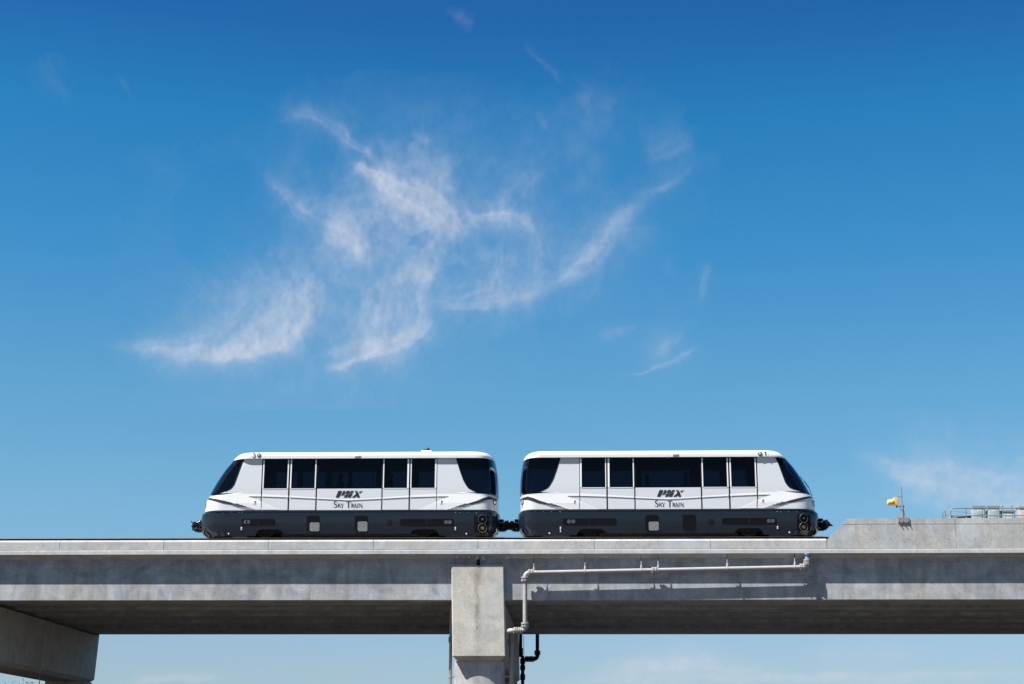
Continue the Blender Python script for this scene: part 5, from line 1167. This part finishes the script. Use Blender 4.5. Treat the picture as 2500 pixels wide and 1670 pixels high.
    fan([(1073, 10), (1120, 25), (1175, 50)], [(1090, 20), (1130, 45), (1165, 65)], 3, 13, .02, .6, None, (.4, .3)); fan([(1250, 75), (1300, 115), (1360, 160), (1395, 220)], [(1260, 90), (1300, 130), (1350, 170), (1380, 220)], 3, 11, .022, .7, None, (.3, .4)); fan([(60, 120), (110, 190), (180, 260)], [(90, 110), (150, 200), (210, 280)], 4, 26, .014, .5, None, (.4, .4)); fan([(272, 170), (300, 215), (318, 250)], [(285, 170), (310, 210), (325, 250)], 2, 12, .012, .5, None, (.4, .4)); fan([(300, 350), (400, 430), (470, 520)], [(330, 340), (430, 420), (500, 500)], 3, 30, .012, .5, None, (.4, .4))
    fan([(1625, 630), (1632, 680)], [(1640, 630), (1640, 690)], 2, 12, .04, .6, None, (.4, .4)); fan([(1703, 625), (1715, 660), (1704, 710), (1700, 770)], [(1735, 640), (1735, 670), (1715, 710), (1712, 770)], 5, 8, .065, .6, None, (.3, .4)); fan([(1490, 915), (1574, 911), (1650, 886), (1730, 838)], [(1500, 912), (1580, 905), (1650, 878), (1725, 836)], 4, 6, .075, .3, None, (.4, .3)); fan([(1560, 890), (1630, 860), (1700, 800)], [(1540, 850), (1600, 820), (1660, 770)], 6, 26, .028, .5, None, (.4, .4)); fan([(1450, 825), (1495, 806), (1560, 785)], [(1460, 835), (1510, 815), (1560, 800)], 3, 12, .04, .6, None, (.4, .4))
    S.append(([(1105, 618), (1118, 638), (1140, 652)], [6, 8, 6], .2, .6, (.2, .2))); S.append(([(1118, 620), (1130, 632)], [7, 6], .08, .6, (.2, .2)))
    # right-hand bank behind the cabinets, low streaks under the bridge
    fan([(2080, 1105), (2200, 1125), (2350, 1140), (2600, 1170)], [(2110, 1130), (2200, 1180), (2330, 1235), (2600, 1290)], 18, 19, .085, .15, ([0, .5, 1], [.8, 1.2, 1.0]), (.5, .02), .2); fan([(2190, 1203), (2260, 1222), (2340, 1245)], [(2200, 1210), (2270, 1230), (2330, 1250)], 2, 8, .07, .4, None, (.4, .3)); fan([(2150, 1150), (2300, 1180), (2450, 1190)], [(2200, 1160), (2330, 1200), (2450, 1230)], 4, 10, .06, .4, None, (.4, .3))
    fan([(1480, 1615), (1600, 1598), (1800, 1610)], [(1400, 1640), (1650, 1640), (1950, 1650)], 10, 16, .12, .4, None, (.4, .4)); fan([(1250, 1650), (1700, 1645), (2560, 1635)], [(1250, 1670), (1700, 1670), (2560, 1665)], 8, 15, .13, .5, None, (.3, .1)); fan([(300, 1656), (420, 1648), (560, 1646)], [(300, 1668), (420, 1662), (560, 1660)], 4, 9, .12, .4, None, (.3, .4)); fan([(600, 1632), (650, 1626), (700, 1634)], [(600, 1640), (650, 1638), (700, 1640)], 2, 9, .06, .5, None, (.3, .3)); fan([(1900, 1560), (2100, 1575), (2300, 1570)], [(1950, 1600), (2100, 1612), (2300, 1600)], 5, 20, .03, .5, None, (.4, .4))
    for pts, ws, amp in (([(600, 620), (640, 720), (600, 800), (450, 845), (300, 848)], [55, 80, 55, 32, 22], .3), ([(700, 680), (720, 770), (640, 840), (500, 868)], [40, 44, 26, 14], .3), ([(500, 700), (520, 780), (440, 830)], [60, 50, 30], .09), ([(740, 590), (880, 610), (980, 640)], [40, 55, 50], .12), ([(1050, 600), (985, 700), (925, 790), (860, 850)], [42, 58, 55, 36], .27), ([(880, 405), (1000, 475), (1075, 540), (1060, 600)], [24, 48, 46, 30], .85), ([(780, 545), (830, 570), (880, 630)], [42, 46, 30], .4), ([(980, 370), (1070, 410), (1100, 480)], [26, 36, 28], .12),
                         ([(1110, 515), (1240, 530), (1310, 600), (1280, 690), (1180, 735)], [26, 32, 36, 36, 26], .2), ([(1220, 590), (1190, 690), (1160, 730)], [40, 50, 30], .16), ([(1030, 735), (1150, 740), (1260, 715), (1340, 690)], [26, 22, 24, 26], .16), ([(1330, 690), (1430, 630), (1500, 560), (1560, 480)], [40, 58, 46, 30], .16), ([(770, 885), (900, 860), (1010, 820), (1050, 760)], [20, 30, 32, 36], .24), ([(750, 690), (810, 780), (790, 840)], [36, 42, 30], .08), ([(660, 262), (780, 295), (900, 355)], [22, 26, 16], .1), ([(640, 410), (740, 510), (800, 560)], [20, 28, 26], .07), ([(1560, 380), (1650, 350), (1690, 330)], [40, 50, 36], .08), ([(1190, 480), (1270, 440), (1330, 380), (1430, 290)], [40, 50, 55, 65], .07), ([(2150, 1130), (2330, 1180), (2600, 1220)], [34, 60, 80], .3)):
        S.append((smooth_path(pts), np.interp(np.linspace(0, 1, 14), np.linspace(0, 1, len(ws)), ws) * 1.1, amp * 1.1, .4, (.25, .25)))
    for i, (pts, ws, amp, con, fade) in enumerate(S):
        pts = np.array(pts, float); ws = np.array(ws, float); mg = 60 + 3.2 * ws.max(); x0, x1 = pts[:, 0].min() - mg, pts[:, 0].max() + mg; y0, y1 = pts[:, 1].min() - mg, pts[:, 1].max() + mg
        ix = (gx > x0) & (gx < x1); iy = (gy > y0) & (gy < y1)
        if not ix.any() or not iy.any(): continue
        sl_ = np.ix_(iy, ix); x = X[sl_]; y = Y[sl_]
        best = np.full(x.shape, 1e9); bs = np.zeros_like(x); bd = np.zeros_like(x); acc = 0.0
        for k in range(len(pts) - 1):
            a, b = pts[k], pts[k + 1]; d = b - a; L_ = math.hypot(*d) or 1.0; t = np.clip(((x - a[0]) * d[0] + (y - a[1]) * d[1]) / L_ ** 2, 0, 1)
            qx = x - a[0] - t * d[0]; qy = y - a[1] - t * d[1]; w = ws[k] + (ws[k + 1] - ws[k]) * t; q = np.hypot(qx, qy) / w; m = q < best
            best = np.where(m, q, best); bs = np.where(m, acc + t * L_, bs); bd = np.where(m, (qx * -d[1] + qy * d[0]) / L_, bd); acc += L_
        u = bs / acc; end = np.clip(u / max(fade[0], .01), 0, 1) * np.clip((1 - u) / max(fade[1], .01), 0, 1); end = end * end * (3 - 2 * end) * .9 + .1
        wm = max(7.0, float(ws.mean()) * .42); n1 = fbm(bs / (wm * 9 + 30) + i * 9.7, bd / wm + i * 3.1, 200 + i % 7, 4, .55)
        tex = np.clip((n1 - .5) * 3.2 + .5, 0, 1.5)
        D[sl_] += amp * end * (np.exp(-(best ** 2) * .6) * (1 - con * .9 + con * tex) * .80 + .13 * np.exp(-(best ** 2) * .05))
    rag = fbm(PX / 28, PY / 28, 900, 5, .55); rag2 = fbm(X / 70, Y / 45, 930, 5, .6); D *= (.80 + .37 * np.clip((rag - .5) * 3 + .5, 0, 1.3)) * (.86 + .28 * np.clip((rag2 - .5) * 3.2 + .5, 0, 1.3))
    D = np.clip(D - .006, 0, None)
    return .8 * (1 - np.exp(-D * .85))
def clouds():
    step = 2.6; gx = np.arange(-60, 2560, step); gy = np.arange(-40, 1700, step); PX, PY = np.meshgrid(gx, gy)
    soft = fbm(PX / 90, PY / 90, 950, 4, .5); D = ice_density(gx, gy, PX, PY)
    keep = D > .006
    ALT = 3000.0
    d = fw[:, None, None] + rt[:, None, None] * (PX - 1250) / FPX - up[:, None, None] * (PY - 835) / FPX
    t = (ALT - EYE) / d[2]; VXY = np.stack([d[0] * t, d[1] * t, np.full_like(t, ALT) + 60 * (soft - .5)], -1)
    ok = keep[:-1, :-1] | keep[1:, :-1] | keep[:-1, 1:] | keep[1:, 1:]
    idx = np.arange(PX.size).reshape(PX.shape)
    # split into separate cloud masses by photo region so that each is one thing
    ci = (PY[:-1, :-1] + PY[1:, 1:]) / 2; cx = (PX[:-1, :-1] + PX[1:, 1:]) / 2
    regs = [('big curling wisp of white cirrus spread over the middle of the sky', (ci < 1000) & (cx < 1760) & (ci > 120) & ~((cx > 1390) & (ci > 590 + 0 * cx) & (cx > 1560)) & ~((cx > 1390) & (ci > 770)) & (cx > 180) & ~((cx < 540) & (ci < 560))),
            ('thin arc of pale cirrus low in the sky right of the middle', ((cx > 1560) & (ci > 590) & (ci < 1000) & (cx < 1900)) | ((cx > 1390) & (cx <= 1560) & (ci > 770) & (ci < 1000))),
            ('faint smudge of cirrus near the top edge of the sky', (ci <= 120) & (cx > 900)),
            ('very faint veil of cirrus in the upper left of the sky', ((cx <= 180) & (ci < 560)) | ((cx < 540) & (ci < 560))),
            ('pinkish bank of thin cirrus behind the signal and cabinets', (cx > 1900) & (ci > 1000) & (ci < 1450)),
            ('pale streaks of low cirrus beneath the guideway', ci >= 1450)]
    m = bpy.data.materials.new('cirrus_ice'); m.use_nodes = True; nt = m.node_tree; N = nt.nodes; L = nt.links; N.clear()
    o = N.new('ShaderNodeOutputMaterial'); tr_ = N.new('ShaderNodeBsdfTransparent'); tl = N.new('ShaderNodeBsdfTranslucent'); tl.inputs[0].default_value = (.37, .385, .42, 1)
    df = N.new('ShaderNodeBsdfDiffuse'); df.inputs[0].default_value = (.37, .385, .42, 1); ad = N.new('ShaderNodeMixShader'); ad.inputs[0].default_value = .3; L.new(tl.outputs[0], ad.inputs[1]); L.new(df.outputs[0], ad.inputs[2])
    at = N.new('ShaderNodeAttribute'); at.attribute_name = 'ice_amount'; mx = N.new('ShaderNodeMixShader'); L.new(at.outputs['Fac'], mx.inputs[0]); L.new(tr_.outputs[0], mx.inputs[1]); L.new(ad.outputs[0], mx.inputs[2]); L.new(mx.outputs[0], o.inputs[0])
    for lab, msk in regs:
        q = ok & msk
        if not q.any(): continue
        r0 = idx[:-1, :-1][q]; r1 = idx[:-1, 1:][q]; r2 = idx[1:, 1:][q]; r3 = idx[1:, :-1][q]; F = np.stack([r0, r3, r2, r1], 1)
        u, inv = np.unique(F, return_inverse=True); F = inv.reshape(-1, 4); V = VXY.reshape(-1, 3)[u]; c = V.mean(0); V = V - c
        me = bpy.data.meshes.new('cirrus_cloud'); me.vertices.add(len(V)); me.vertices.foreach_set('co', V.astype(np.float32).ravel()); me.loops.add(F.size); me.loops.foreach_set('vertex_index', F.astype(np.int32).ravel())
        me.polygons.add(len(F)); me.polygons.foreach_set('loop_start', np.arange(0, F.size, 4, dtype=np.int32)); me.polygons.foreach_set('use_smooth', np.ones(len(F), bool)); me.update(calc_edges=True)
        a_ = me.attributes.new('ice_amount', 'FLOAT', 'POINT'); a_.data.foreach_set('value', D.ravel()[u].astype(np.float32)); me.materials.append(m)
        ob = bpy.data.objects.new('cirrus_cloud', me); COL.objects.link(ob); ob.location = c; ob.visible_shadow = True
        tag(ob, lab, 'cloud', None, 'stuff')
clouds()
